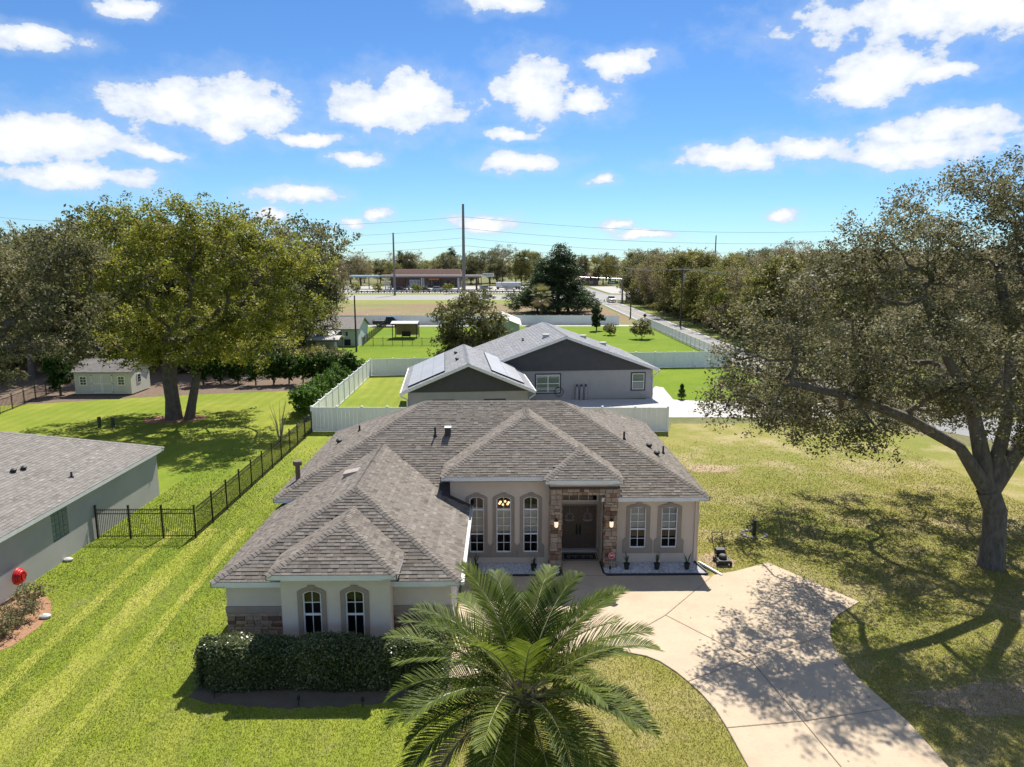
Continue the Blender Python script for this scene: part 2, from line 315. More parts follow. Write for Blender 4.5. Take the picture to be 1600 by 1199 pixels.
# lawn round the houses: the drier yard lies right of the driveway
sheet('lawn', [(-75, 2), (-1.2, 2), (-1.2, 50.8), (-14.1, 50.8), (-14.1, 78.5), (-52, 78.5), (-75, 60)], .006, M_LAWN)
sheet('dry_lawn', [(-1.2, 2), (60, 2), (60, 26), (33, 43), (28.2, 53.2), (13, 53.2), (12.3, 50.8), (-1.2, 50.8)], .006, M_LAWND)
sheet('back_lawn', rect(-14.1, -6, 50.8, 76.5), .006, M_LAWN)
sheet('lush_lawn', [(13.3, 55.5), (22.5, 58.2), (24, 62.5), (17, 69), (17, 81.7), (26.8, 82.3), (26.8, 66), (27.8, 55.7), (29.5, 55.7), (29, 50), (28, 95), (28, 136), (-28, 136), (-28, 78.5), (-6, 77), (13.3, 77)], .006, M_LIME) if False else None
for k, p in enumerate(([(14.2, 60), (27.6, 57.5), (27.6, 82.0), (14.2, 82.0)], [(-2, 82.5), (27.4, 82.5), (27.4, 136), (-2, 136)], [(-27, 78.5), (-2, 77.2), (-2, 136), (-27, 136)])):
    sheet('lush_lawn', p, .006, M_LIME)
sheet('field', rect(-160, 27, 137, 221), .006, M_FIELD)
sheet('verge', [(34.2, 60), (52, 60), (60, 225), (34.6, 225)], .006, M_FIELDG)
sheet('verge', rect(-220, 27, 201, 221.5), .010, M_FIELDG)
sheet('verge', rect(-220, 27, 254, 268), .010, M_FIELDG)
# highway and side street
hw = sheet('highway', rect(-300, 300, 221.5, 253.5), .012, M_HWY)
street = [(27.9, 222), (27.9, 100), (28.2, 66), (28.9, 58), (31.2, 52.5), (35, 46), (41, 38), (60, 22), (66, 28), (50, 42), (41, 52), (36.5, 60), (34.2, 72), (33.8, 100), (33.9, 222)]
sheet('street', street, .016, M_ASPH)
sheet('street', [(26, 253), (27, 420), (36, 420), (38, 253)], .016, M_ASPH)
M_LINE = mat('road_paint_white', (.72, .72, .70), .7, var=.15, scale=2); M_YLINE = mat('road_paint_yellow', (.62, .40, .06), .7, var=.15, scale=2)
for x0, x1, m in ((28.15, 28.3, M_LINE), (33.45, 33.6, M_LINE), (30.75, 30.86, M_YLINE), (30.96, 31.07, M_YLINE)):
    sheet('road_line', rect(x0, x1, 64, 220), .021, m)
for yy in (223.0, 236.4, 238.4, 252):
    sheet('road_line', rect(-300, 300, yy, yy + .2), .017, M_LINE if yy in (223.0, 252) else M_YLINE)
# grey neighbour's driveway, joining the street
sheet('concrete_drive', [g(1000, 640)[:2], g(1016, 612)[:2], g(1024, 604)[:2], g(1036, 606)[:2], g(1052, 625)[:2], g(1090, 627)[:2], g(1200, 629)[:2], (28.3, 60.8), (29.2, 55.6), g(1290, 653)[:2], g(1046, 653)[:2], g(985, 655)[:2]], .03, M_CONC2)
sheet('patio', rect(3.0, 13.4, 56.5, 62.8), .024, M_CONC2)
sheet('concrete_walk', rect(-26, 27.2, 133.6, 136.2), .03, M_CONC2)
M_FORE = mat('forecourt_concrete', (.42, .40, .37), .9, var=.1, scale=.3)
sheet('forecourt', rect(-120, 24, 268, 335), .014, M_FORE)
sheet('forecourt', rect(40, 70, 262, 330), .014, M_FORE)
# wood floor, mulch round the oak, shed pad
sheet('leaf_litter', [(-90, 66), (-47, 59.5), (-41, 61.5), (-32.5, 64.6), (-27, 66.2), (-15.3, 68.6), (-15.3, 76), (-30, 77.5), (-60, 110), (-120, 120)], .012, M_LITTER)
sheet('mulch', [(-26.1 + 2.4 * cos(a) * (1 + .1 * sin(3 * a)), 55.3 + 1.7 * sin(a) * (1 + .12 * sin(2 * a)), 0)[:2] for a in [i * pi / 12 for i in range(24)]], .014, M_MULCH)
sheet('mulch', [tuple(g(*p)[:2]) for p in ((-90, 960), (0, 942), (30, 928), (62, 925), (80, 940), (80, 962), (55, 985), (20, 1010), (-60, 1040))], .014, M_MULCH)
M_DARKGROUND = mat('dark_ground', (.14, .11, .075), .95, col2=(.09, .075, .05), scale=2.5, bump=.5, bscale=20, detail=8)
rs_ = random.Random(6); front = [(-9.1+7.6*i/40, 19.0-.75*math.sin(pi*min(1, .12+i/46))+rs_.uniform(-.09, .09)) for i in range(41)]
sheet('ground_strip', front+[(-1.5, 21.2), (-9.0, 21.2)], .012, M_DARKGROUND)  # darker strip of ground with a ragged front edge, under and before the hedge
# dry bare spots in the lawn
M_BARE = mat('bare_sandy_soil', (.42, .31, .19), .95, col2=(.30, .22, .13), scale=3, bump=.5, bscale=15, detail=8)
for cx, cy, rx, ry in ((12.6, 41.3, 1.5, .8), (14.3, 18.4, 2.3, .8), (9.0, 28.0, .7, .8)):
    sheet('bare_patch', [(cx+rx*cos(a)*(1+.25*rs_.uniform(-1, 1)), cy+ry*sin(a)*(1+.25*rs_.uniform(-1, 1))) for a in [i*pi/16 for i in range(32)]], .010, M_BARE)

# driveway: cast slabs with recessed joints
drive = thing('driveway', 'cream concrete driveway sweeping past the garage to the street', 'driveway', (4, 22, 0)); drive['kind'] = 'structure'
del drive['category']
slabs = {
 'A': [(-1.62, 26.58), (8.0, 26.58), (8.3, 26.42), (5.77, 23.36), (4.03, 21.79), (4.09, 20.93), (2.6, 21.05), (1.2, 20.75), (-.4, 20.05), (-1.3, 19.6), (-1.9, 19.5), (-1.9, 21.1), (-1.62, 21.15)],
 'B': [(8.3, 26.44), (8.42, 26.6), (9.47, 26.99), (11.06, 27.77), (13.16, 24.27), (11.93, 23.33), (11.4, 22.75), (11.05, 22.0), (7.79, 20.59), (5.77, 23.36)],
 'C': [(4.03, 21.79), (5.77, 23.36), (7.79, 20.59), (5.53, 19.34), (5.3, 19.85), (4.91, 20.45), (4.55, 20.75), (4.09, 20.93)],
 'D': [(5.53, 19.34), (7.79, 20.59), (8.2, 17.45), (6.03, 17.2), (5.95, 18.0), (5.76, 18.75)],
 'E': [(7.79, 20.59), (11.05, 22.0), (10.82, 21.3), (10.70, 20.4), (10.73, 19.5), (10.85, 18.7), (10.98, 18.0), (8.2, 17.45)],
 'F': [(6.03, 17.2), (8.2, 17.45), (8.6, 14), (8.8, 8), (6.1, 8), (6.09, 15.74)],
 'G': [(8.2, 17.45), (10.98, 18.0), (11.09, 17.39), (11.1, 15.67), (11.1, 8), (8.8, 8), (8.6, 14)]}
def inset(poly, d):
    n = len(poly); out = []; area = sum(poly[i][0] * poly[(i+1) % n][1] - poly[(i+1) % n][0] * poly[i][1] for i in range(n)); sg = 1 if area > 0 else -1
    for i in range(n):
        p0, p1, p2 = Vector(poly[i-1]), Vector(poly[i]), Vector(poly[(i+1) % n]); e1 = (p1-p0).normalized(); e2 = (p2-p1).normalized()
        n1 = Vector((-e1.y, e1.x)) * sg; n2 = Vector((-e2.y, e2.x)) * sg; b = (n1+n2); b = b / max(.4, b.length_squared / 2) if b.length > .01 else n1
        out.append(tuple(p1 + b * d))
    return out
bed = MB()
for k, p in slabs.items():
    mb = MB(); q = inset(p, .012); q2 = inset(p, .03); n = len(q)
    mb.add([(x, y, 0) for x, y in q] + [(x, y, .034) for x, y in q] + [(x, y, .045) for x, y in q2],
           [tuple(range(2*n, 3*n))] + [(i, (i+1) % n, n+(i+1) % n, n+i) for i in range(n)] + [(n+i, n+(i+1) % n, 2*n+(i+1) % n, 2*n+i) for i in range(n)])
    mb.build('slab', M_CONC, drive)
    bed.prism(p, .0, .02)
bed.build('joint_bed', M_DARKGROUND, drive)

# freshly mown lighter strip between the two houses
M_MOWN = ground_mat('mown_strip_grass', ((.31, .33, .045), (.36, .36, .075), (.27, .31, .035)), (.3, .9, 9))
ms = [12+i*.5 for i in range(41)]
for k_, (off, hw) in enumerate(((0, .42), (1.55, .22), (-1.6, .2))):
    sheet('mown_strip', [(-13.1-.045*(y-17)+off-hw*(.75+.5*rs_.random()), y+rs_.uniform(-.1, .1)) for y in ms]+[(-13.1-.045*(y-17)+off+hw*(.75+.5*rs_.random()), y+rs_.uniform(-.1, .1)) for y in reversed(ms)], .010, M_MOWN)
# ------------------------------------------------------------------ roofs: explicit planes, clipped shingles
def clip_half(poly, a, b, c):                   # keep a*x+b*y<=c
    out = []; n = len(poly)
    for i in range(n):
        p, q = poly[i], poly[(i+1) % n]; dp, dq = a*p[0]+b*p[1]-c, a*q[0]+b*q[1]-c
        if dp <= 0: out.append(p)
        if (dp < 0 < dq) or (dq < 0 < dp): t = dp/(dp-dq); out.append((p[0]+(q[0]-p[0])*t, p[1]+(q[1]-p[1])*t))
    return out
def area2(p): return abs(sum(p[i][0]*p[(i+1) % len(p)][1]-p[(i+1) % len(p)][0]*p[i][1] for i in range(len(p))))/2
class RoofFace:
    """convex face given by 3-D corners, first edge = eave (lowest)"""
    def __init__(s, pts):
        s.p = [Vector(p) for p in pts]; s.o = s.p[0]; s.u = (s.p[1]-s.p[0]).normalized()
        n = (s.p[1]-s.p[0]).cross(s.p[2]-s.p[0]).normalized(); s.n = n if n.z > 0 else -n
        s.u = Vector((-s.n.y, s.n.x, 0)).normalized(); s.v = s.n.cross(s.u)
        if s.v.z < 0: s.v = -s.v; s.u = -s.u
        s.uv = [((p-s.o).dot(s.u), (p-s.o).dot(s.v)) for p in s.p]
    def at(s, a, b, h=0): return s.o + s.u*a + s.v*b + s.n*h
    def z(s, x, y): return s.o.z - (s.n.x*(x-s.o.x)+s.n.y*(y-s.o.y))/s.n.z
    def inside(s, x, y):
        sg = None
        for i in range(len(s.p)):
            a, b = s.p[i], s.p[(i+1) % len(s.p)]; c = (b.x-a.x)*(y-a.y)-(b.y-a.y)*(x-a.x)
            if abs(c) < 1e-6: continue
            if sg is None: sg = c > 0
            elif (c > 0) != sg: return False
        return True
def shingle_roof(faces, parent, m, single=(), exposure=.145, seed=1, tabs=(.11, .30), thick=1.15, maxsingle=300, tones=(.48, .16)):
    r = random.Random(seed); V, Fc, T = [], [], []; cnt = 0
    deck = MB()
    for f in faces:
        deck.add([p - f.n*.004 for p in f.p] + [p - f.n*.06 for p in f.p], [tuple(range(len(f.p))), tuple(range(2*len(f.p)-1, len(f.p)-1, -1))] + [(i, (i+1) % len(f.p), len(f.p)+(i+1) % len(f.p), len(f.p)+i) for i in range(len(f.p))])
    parent = deck.build('roof', M_DECK, parent)
    for fi, f in enumerate(faces):
        v0 = min(q[1] for q in f.uv); v1 = max(q[1] for q in f.uv); row = v0 - .03; k = 0
        while row < v1:
            band = clip_half(clip_half(f.uv, 0, 1, row+exposure), 0, -1, -row)
            if len(band) >= 3:
                ua, ub = min(q[0] for q in band), max(q[0] for q in band); x = ua - r.random()*.3; rt = r.gauss(0, .06)
                while x < ub:
                    w = r.uniform(*tabs); poly = clip_half(clip_half(band, 1, 0, x+w-.004), -1, 0, -(x+.002)); x += w
                    if len(poly) < 3 or area2(poly) < .0012: continue
                    cu = sum(q[0] for q in poly)/len(poly); cv = sum(q[1] for q in poly)/len(poly); c = f.at(cu, cv)
                    if any(gf is not f and gf.inside(c.x, c.y) and gf.z(c.x, c.y) > c.z+.03 for gf in faces): continue
                    th = (.017 if r.random() < .55 else .009)*thick; tone = min(1, max(0, r.gauss(*tones)+rt + (.0 if th > .012*thick else -.12)))
                    pts = [f.at(a, b, .003+th*(1-(b-row)/exposure)) for a, b in poly]; n = len(pts)
                    low = [f.at(a, b, -.003) for a, b in poly]
                    fs = [tuple(range(n))] + [(i, n+i, n+(i+1) % n, (i+1) % n) for i in range(n)]
                    if fi in single and cnt < maxsingle:
                        cnt += 1; mb = MB(); mb.tone = tone; mb.add(pts+low, fs); mb.build('shingle', m, parent)
                    else:
                        b0 = len(V); V += [tuple(p) for p in pts+low]; Fc += [tuple(i+b0 for i in q) for q in fs]; T += [tone]*len(fs)
            row += exposure
    me = bpy.data.meshes.new('shingles'); me.from_pydata(V, [], Fc); a = me.attributes.new('tone', 'FLOAT', 'FACE'); a.data.foreach_set('value', T)
    o = link_mesh('shingles', me, m, parent); o['kind'] = 'stuff'
    return parent
def cap_row(a, b, fa, fb, parent, m, single=False, seed=3, step=.145, half=.15):
    """bent ridge / hip cap shingles from a up to b, lying on faces fa, fb"""
    r = random.Random(seed); a, b = Vector(a), Vector(b); d = (b-a).normalized(); L = (b-a).length; k = int(L/step)
    na, nb = fa.n, fb.n
    sa = d.cross(na).normalized(); sb = d.cross(nb).normalized()
    if sa.dot(nb) > 0: sa = -sa
    if sb.dot(na) > 0: sb = -sb
    up = (na+nb).normalized(); allmb = MB()
    for i in range(k+1):
        p = a+d*(i*step); q = a+d*min(L, (i+1.25)*step); h0, h1 = .030+r.random()*.006, .014
        pts = [p+up*h0, p+sa*half+na*(h0*.7), q+sa*half*.96+na*(h1*.7), q+up*h1, q+sb*half*.96+nb*(h1*.7), p+sb*half+nb*(h0*.7)]
        low = [p+up*.0, p+sa*half-na*.002, q+sa*half*.96-na*.002, q, q+sb*half*.96-nb*.002, p+sb*half-nb*.002]
        fs = [(0,1,2,3), (0,3,4,5), (0,6,7,1), (1,7,8,2), (4,10,11,5), (5,11,6,0), (2,8,9,3), (3,9,10,4)]
        tone = min(1, max(0, r.gauss(.55, .15)))
        if single: mb = MB(); mb.tone = tone; mb.add(pts+low, fs); mb.build('ridge_cap', m, parent)
        else: allmb.tone = tone; allmb.add(pts+low, fs)
    if not single: o = allmb.build('ridge_cap', m, parent); o['kind'] = 'stuff'

# ------------------------------------------------------------------ the main house
house = thing('stucco_house', 'beige stucco house with brown grey hipped shingle roof and stone entry', 'house', (0, 28, 0))
sM = .51; zE = 3.0
xl, xr, yf, yb = -9.25, 8.4, 27.45, 38.7; hd = (yb-yf)/2; zr = zE+sM*hd
RL, RR = (xl+hd, yf+hd, zr), (xr-hd, yf+hd, zr)
ys = yf+14*.145/math.sqrt(1+sM*sM); zs = zE+sM*(ys-yf)
fMf = RoofFace([(xl+ys-yf, ys, zs), (xr-ys+yf, ys, zs), RR, RL]); fMf1 = RoofFace([(xl, yf, zE), (-2.15, yf, zE), (-2.15, ys, zs), (xl+ys-yf, ys, zs)]); fMf2 = RoofFace([(4.57, yf, zE), (xr, yf, zE), (xr-ys+yf, ys, zs), (4.57, ys, zs)]); fMl = RoofFace([(xl, yb, zE), (xl, yf, zE), RL]); fMr = RoofFace([(xr, yf, zE), (xr, yb, zE), RR]); fMb = RoofFace([(xr, yb, zE), (xl, yb, zE), RL, RR])
# rear right wing
rx0, rx1, rye = 2.4, 8.4, 40.6; rc = (rx0+rx1)/2; rz = zE+sM*(rx1-rx0)/2; ra = (rc, rye-(rx1-rx0)/2, rz); rb = (rc, yf+hd+1.5, rz)
fRr = RoofFace([(rx1, 30.5, zE), (rx1, rye, zE), ra, (rc, 31, rz)]); fRl = RoofFace([(rx0, rye, zE), (rx0, 33.5, zE), (rc, 33.5, rz), ra]); fRb = RoofFace([(rx1, rye, zE), (rx0, rye, zE), ra])
for q in fRr.p: q -= Vector((0, 0, .004))
# garage wing
gx0, gx1, gyf, gz = -9.1, -1.33, 20.8, 2.6; gc = (gx0+gx1)/2; ga = (gc, 24.35, 4.5); gb = (gc, 30.39, 4.5)
fGf = RoofFace([(gx0, gyf, gz), (gx1, gyf, gz), ga]); fGl = RoofFace([(gx0, 27.9, gz), (gx0, gyf, gz), ga, gb]); fGr = RoofFace([(gx1, gyf, gz), (gx1, 27.84, gz), gb, ga])
# bump-out on the garage wing
bx0, bx1, byf, bz = -7.15, -3.2, 20.15, 3.12; bc = (bx0+bx1)/2; ba = (bc, 22.1, 4.08); bb = (bc, 23.62, 4.08)
ybk = gyf+(bz-gz)/((4.5-gz)/(24.35-gyf))
fBf = RoofFace([(bx0, byf, bz), (bx1, byf, bz), ba]); fBl = RoofFace([(bx0, ybk+.05, bz), (bx0, byf, bz), ba, bb]); fBr = RoofFace([(bx1, byf, bz), (bx1, ybk+.05, bz), bb, ba])
# raised entry hip and porch hip
ez = 3.9; ex0, ex1, eyf = -2.5, 4.62, 27.40; ec = (ex0+ex1)/2; eh = (ex1-ex0)/2; eA = (ec, eyf+eh, ez+.5*eh); eB = (ec, yf+(ez+.5*eh-zE)/sM, ez+.5*eh)
eyk = yf+(ez-zE)/sM
fEf = RoofFace([(ex0, eyf, ez), (ex1, eyf, ez), eA]); fEl = RoofFace([(ex0, eyk, ez), (ex0, eyf, ez), eA, eB]); fEr = RoofFace([(ex1, eyf, ez), (ex1, eyk, ez), eB, eA])
pz = 3.88; px0, px1, pyf = 1.66, 4.80, 26.98; pc = (px0+px1)/2; ph = (px1-px0)/2; pA = (pc, pyf+ph, pz+.53*ph); pB = (pc, eyf+(pz+.53*ph-ez)/.5+.05, pz+.53*ph)
fPf = RoofFace([(px0, pyf, pz), (px1, pyf, pz), pA]); fPl = RoofFace([(px0, eyf+.05, pz), (px0, pyf, pz), pA, pB]); fPr = RoofFace([(px1, pyf, pz), (px1, eyf+.9, pz), pB, pA])
faces = [fMf, fMf1, fMf2, fMl, fMr, fMb, fRr, fRl, fRb, fGf, fGl, fGr, fBf, fBl, fBr, fEf, fEl, fEr, fPf, fPl, fPr]
roof = shingle_roof(faces, house, M_SHINGLE, single=(12, 9), seed=5)
for a, b, f1, f2, s in (((gx0, gyf, gz), ga, fGf, fGl, True), ((gx1, gyf, gz), ga, fGf, fGr, True), ((bx0, byf, bz), ba, fBf, fBl, True), ((bx1, byf, bz), ba, fBf, fBr, True), (ga, gb, fGl, fGr, False), (ba, bb, fBl, fBr, False),
                     ((xr, yf, zE), RR, fMf, fMr, False), ((xl, yf, zE), RL, fMf, fMl, False), (RL, RR, fMf, fMb, False), ((xl, yb, zE), RL, fMl, fMb, False), ((xr, rye, zE), ra, fRr, fRb, False), ((rx0, rye, zE), ra, fRl, fRb, False),
                     ((ex0, eyf, ez), eA, fEf, fEl, False), ((ex1, eyf, ez), eA, fEf, fEr, False), (eA, eB, fEl, fEr, False), ((px0, pyf, pz), pA, fPf, fPl, False), ((px1, pyf, pz), pA, fPf, fPr, False), (pA, pB, fPl, fPr, False)):
    cap_row(a, b, f1, f2, roof, M_SHINGLE, s, seed=int(a[0]*10) & 255)
# fascia boards, soffits
def fascia(p, q, z, side, parent=house, h=.17, depth=.42, m=M_WHITE, soffit=True):
    """p,q plan ends of the eave; side = inward plan direction"""
    p3, q3 = Vector((*p, z-h/2-.01)), Vector((*q, z-h/2-.01)); s = Vector((*side, 0)); mb = MB()
    d = (q3-p3).normalized(); mb.bar(p3+s*.012-d*.0, q3+s*.012, .024, h); mb.build('fascia', m, parent)
    if soffit: sb = MB(); c0, c1 = p3+s*(.03+depth/2), q3+s*(.03+depth/2); c0.z = c1.z = z-h+.01; sb.bar(c0, c1, depth, .015); sb.build('soffit', m, parent)
for p, q, z, s in (((xl, yf), (gx0+.1, yf), zE, (0, 1)), ((gx0+.1, yf), (-2.2, yf), zE, (0, 1)), ((4.0, yf), (xr, yf), zE, (0, 1)), ((xl, yf), (xl, yb), zE, (1, 0)), ((xr, yf), (xr, rye), zE, (-1, 0)),
                   ((gx0, gyf), (gx1, gyf), gz, (0, 1)), ((gx0, gyf), (gx0, 27.45), gz, (1, 0)), ((gx1, gyf), (gx1, 27.84), gz, (-1, 0)),
                   ((bx0, byf), (bx1, byf), bz, (0, 1)), ((bx0, byf), (bx0, ybk), bz, (1, 0)), ((bx1, byf), (bx1, ybk), bz, (-1, 0)),
                   ((ex0, eyf), (px0+.02, eyf), ez, (0, 1)), ((ex0, eyf), (ex0, eyk-.1), ez, (1, 0)), ((ex1, eyf), (ex1, eyk-.1), ez, (-1, 0)),
                   ((px0, pyf), (px1, pyf), pz, (0, 1)), ((px0, pyf), (px0, eyf), pz, (1, 0)), ((px1, pyf), (px1, eyf+.8), pz, (-1, 0))):
    fascia(p, q, z, s)
# gutters on the garage sides
for gx, y0, y1 in ((gx1+.06, gyf-.02, 27.7),):
    mb = MB(); mb.box(gx-.055, gx+.055, y0, y1, gz-.13, gz-.115); mb.box(gx+.045, gx+.057, y0, y1, gz-.115, gz-.012); mb.box(gx-.057, gx-.047, y0, y1, gz-.115, gz-.012); mb.box(gx-.047, gx+.045, y0, y0+.01, gz-.115, gz-.012); mb.build('gutter', M_WHITE, house)

# walls with openings
def wall_y(x0, x1, z0, z1, y0, y1, ops, name='wall', m=M_STUCCO, parent=house):
    """wall lying along x between y0 (outside) and y1; ops = (xa, xb, za, zb, rise)"""
    mb = MB(); x = x0
    for xa, xb, za, zb, rise in sorted(ops):
        if xa > x: mb.box(x, xa, y0, y1, z0, z1)
        if za > z0: mb.box(xa, xb, y0, y1, z0, za)
        o = arch(xa, xb, za, zb, rise)[2:]
        for (ax, az), (cx, cz) in zip(o[:-1], o[1:]): mb.prism([(cx, cz), (ax, az), (ax, z1), (cx, z1)], y0, y1, 'y')
        x = xb
    if x < x1: mb.box(x, x1, y0, y1, z0, z1)
    return mb.build(name, m, parent)
def window_y(x0, x1, z0, z1, rise, y, parent=house, rails=(), cols=1, rows_top=(), lower=None, blind=True, depth=.09, screen=True, room=True):
    """framed window set in an opening; y = outer wall face; rails = heights of the stout meeting rails; rows_top = thin muntin heights"""
    w = MB(); o = arch(x0, x1, z0, z1, rise); i_ = arch(x0+.045, x1-.045, z0+.05, z1-.045, rise*.92 if rise else 0)
    w.ring(i_, o, y+.03, y+depth, 'y'); win = w.build('window', M_FRAME, parent)
    for zr_ in rails: b = MB(); b.box(x0+.04, x1-.04, y+.035, y+.075, zr_-.03, zr_+.03); b.build('meeting_rail', M_FRAME, win)
    mu = MB(); cx = (x0+x1)/2; mu.box(cx-.011, cx+.011, y+.045, y+.06, z0+.05, z1-.05)
    for zz in rows_top: mu.box(x0+.045, x1-.045, y+.0452, y+.0602, zz-.011, zz+.011)
    mu.build('muntin', M_FRAME, win)
    cuts = [z0+.04]+sorted(rails)+[z1-.03]
    for k in range(len(cuts)-1):
        p = MB(); top = k == len(cuts)-2
        pl_ = arch(x0+.03, x1-.03, cuts[k], cuts[k+1], rise*.9 if top else 0)
        p.add([(a, y+.066+.004*k, b) for a, b in pl_], [tuple(range(len(pl_)))]); p.build('pane', M_SCREEN if (k == 0 and screen) else M_GLASS, win)
    if blind:
        b = MB(); zz = blind if not isinstance(blind, bool) else z0+.08; zt = (rails[-1] if len(rails) > 1 else z1-.06)
        while zz < zt: b.add([(x0+.04, y+.15, zz), (x1-.04, y+.15, zz), (x1-.04, y+.172, zz+.042), (x0+.04, y+.172, zz+.042)], [(0, 1, 2, 3)]); zz += .045
        b.build('blind', M_BLIND, win)
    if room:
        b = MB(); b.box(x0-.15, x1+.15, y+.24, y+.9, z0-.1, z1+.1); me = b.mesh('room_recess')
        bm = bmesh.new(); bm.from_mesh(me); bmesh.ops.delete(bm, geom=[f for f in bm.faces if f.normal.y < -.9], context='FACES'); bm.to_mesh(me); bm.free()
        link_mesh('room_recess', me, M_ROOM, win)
    return win
def surround(x0, x1, z0, z1, rise, y, wd=.17, foot=None, key=True, parent=house, bottom=.2):
    """raised stucco band round an opening: arched band, keystone, wider skirt at the foot"""
    inner = arch(x0, x1, z0, z1, rise)[1:]; inner = inner+[(x0, z0)]
    outer = arch(x0-wd, x1+wd, z0, z1+wd*.9, rise+.07)[1:]; outer = outer+[(x0-wd, z0)]
    mb = MB(); mb.ring(inner, outer, y-.035, y+.01, 'y', closed=False)
    if foot: a, h = foot; mb.prism([(x0-wd-a, z0-bottom), (x1+wd+a, z0-bottom), (x1+wd+a, z0+h-.12), (x1+wd+.002, z0+h), (x1+wd+.002, z0-.001), (x0-wd-.002, z0-.001), (x0-wd-.002, z0+h), (x0-wd-a, z0+h-.12)], y-.0365, y+.01, 'y')
    t = mb.build('window_surround', M_TRIM, parent)
    if key: k = MB(); cx = (x0+x1)/2; zt = z1+wd*.9; k.prism([(cx-.07, zt-.10), (cx+.07, zt-.10), (cx+.12, zt+.05), (cx-.12, zt+.05)], y-.05, y-.034, 'y'); k.build('keystone', M_TRIM, t)

WY = 27.85
# right wing
rw = [(5.25, 5.92, .67, 2.45, 0), (6.55, 7.22, .67, 2.45, 0)]
wall_y(4.6, 8.1, -.1, 2.95, WY, WY+.15, rw)
for o in rw:
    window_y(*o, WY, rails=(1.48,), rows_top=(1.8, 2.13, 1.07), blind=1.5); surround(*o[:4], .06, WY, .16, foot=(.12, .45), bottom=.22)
# tall living-room wall
TX0, TX1 = -2.15, 1.95
tw = [(-1.38, -.77, .5, 2.92, .1), (-.27, .34, .5, 2.92, .1), (.84, 1.46, .5, 2.92, .1)]
wall_y(TX0, TX1, -.1, 3.76, WY, WY+.15, tw)
for k, o in enumerate(tw):
    window_y(*o, WY, rails=(1.3, 2.35), rows_top=(1.65, 2.0, .92), blind=1.34 if k else 1.0, room=False); surround(*o, WY, .14, foot=(.10, .42) if k == 1 else (.105, .42), bottom=.2)
band = MB(); band.box(TX0-.012, TX1-.05, WY-.03, WY+.01, 3.55, 3.73); band.build('frieze_band', M_TRIM, house)
room = MB(); room.box(TX0+.1, TX1-.1, WY+.2, WY+3.2, .02, 3.6); me = room.mesh('living_room')
bm = bmesh.new(); bm.from_mesh(me); bmesh.ops.delete(bm, geom=[f for f in bm.faces if f.normal.y < -.9], context='FACES'); bm.to_mesh(me); bm.free(); link_mesh('living_room', me, mat('room_paint', (.22, .19, .15), .9), house)
# side walls and the rest of the shell
sh = MB(); sh.box(7.95, 8.1, WY+.151, 40.2, -.1, 2.95); sh.box(-8.95, -8.8, WY+.0, 38.4, -.1, 2.95); sh.box(-8.95, TX0-.001, WY, WY+.15, -.1, 2.95); sh.box(-8.95, 8.1, 38.3, 38.45, -.1, 2.95); sh.box(2.7, 8.1, 40.2, 40.35, -.1, 2.95); sh.box(TX0, TX0+.15, WY+.151, 29.4, 2.9, 3.76); sh.box(4.42, 4.57, WY+.16, 29.4, 2.4, 3.76)
sh.build('wall', M_STUCCO, house)
# garage wing
GY, BY = 21.2, 20.55
wall_y(-8.8, -6.85, 1.301, 2.55, GY, GY+.15, [], m=M_STUCCO_L); wall_y(-3.5, -1.65, 1.301, 2.55, GY, GY+.15, [], m=M_STUCCO_L)
gw = [(-6.2, -5.62, .55, 2.43, .09), (-4.88, -4.30, .55, 2.43, .09)]
wall_y(-6.85, -3.5, -.1, 3.0, BY, BY+.15, gw, m=M_STUCCO_L)
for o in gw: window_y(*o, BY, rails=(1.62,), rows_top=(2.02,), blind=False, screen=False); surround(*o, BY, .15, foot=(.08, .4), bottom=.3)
sd_ = MB(); sd_.box(-6.85, -6.70, BY+.151, GY+.1, -.1, 3.0); sd_.box(-3.65, -3.5, BY+.151, GY+.1, -.1, 3.0); sd_.box(-8.8, -8.65, GY+.151, 27.84, -.1, 2.55); sd_.box(-1.8, -1.65, GY+.151, 21.6, -.1, 2.55); sd_.box(-1.8, -1.65, 26.6, 27.84, -.1, 2.55); sd_.box(-1.8, -1.65, 21.6, 26.6, 2.15, 2.55); sd_.build('wall', M_STUCCO_L, house)
gd = MB(); gd.box(-1.76, -1.70, 21.6, 26.6, .02, 2.15); door_g = gd.build('garage_door', M_WHITE, house)
for k in range(4):
    for j in range(4): p = MB(); p.box(-1.705, -1.685, 21.75+j*1.2, 22.8+j*1.2, .12+k*.53, .5+k*.53); p.build('door_panel', M_WHITE, door_g)
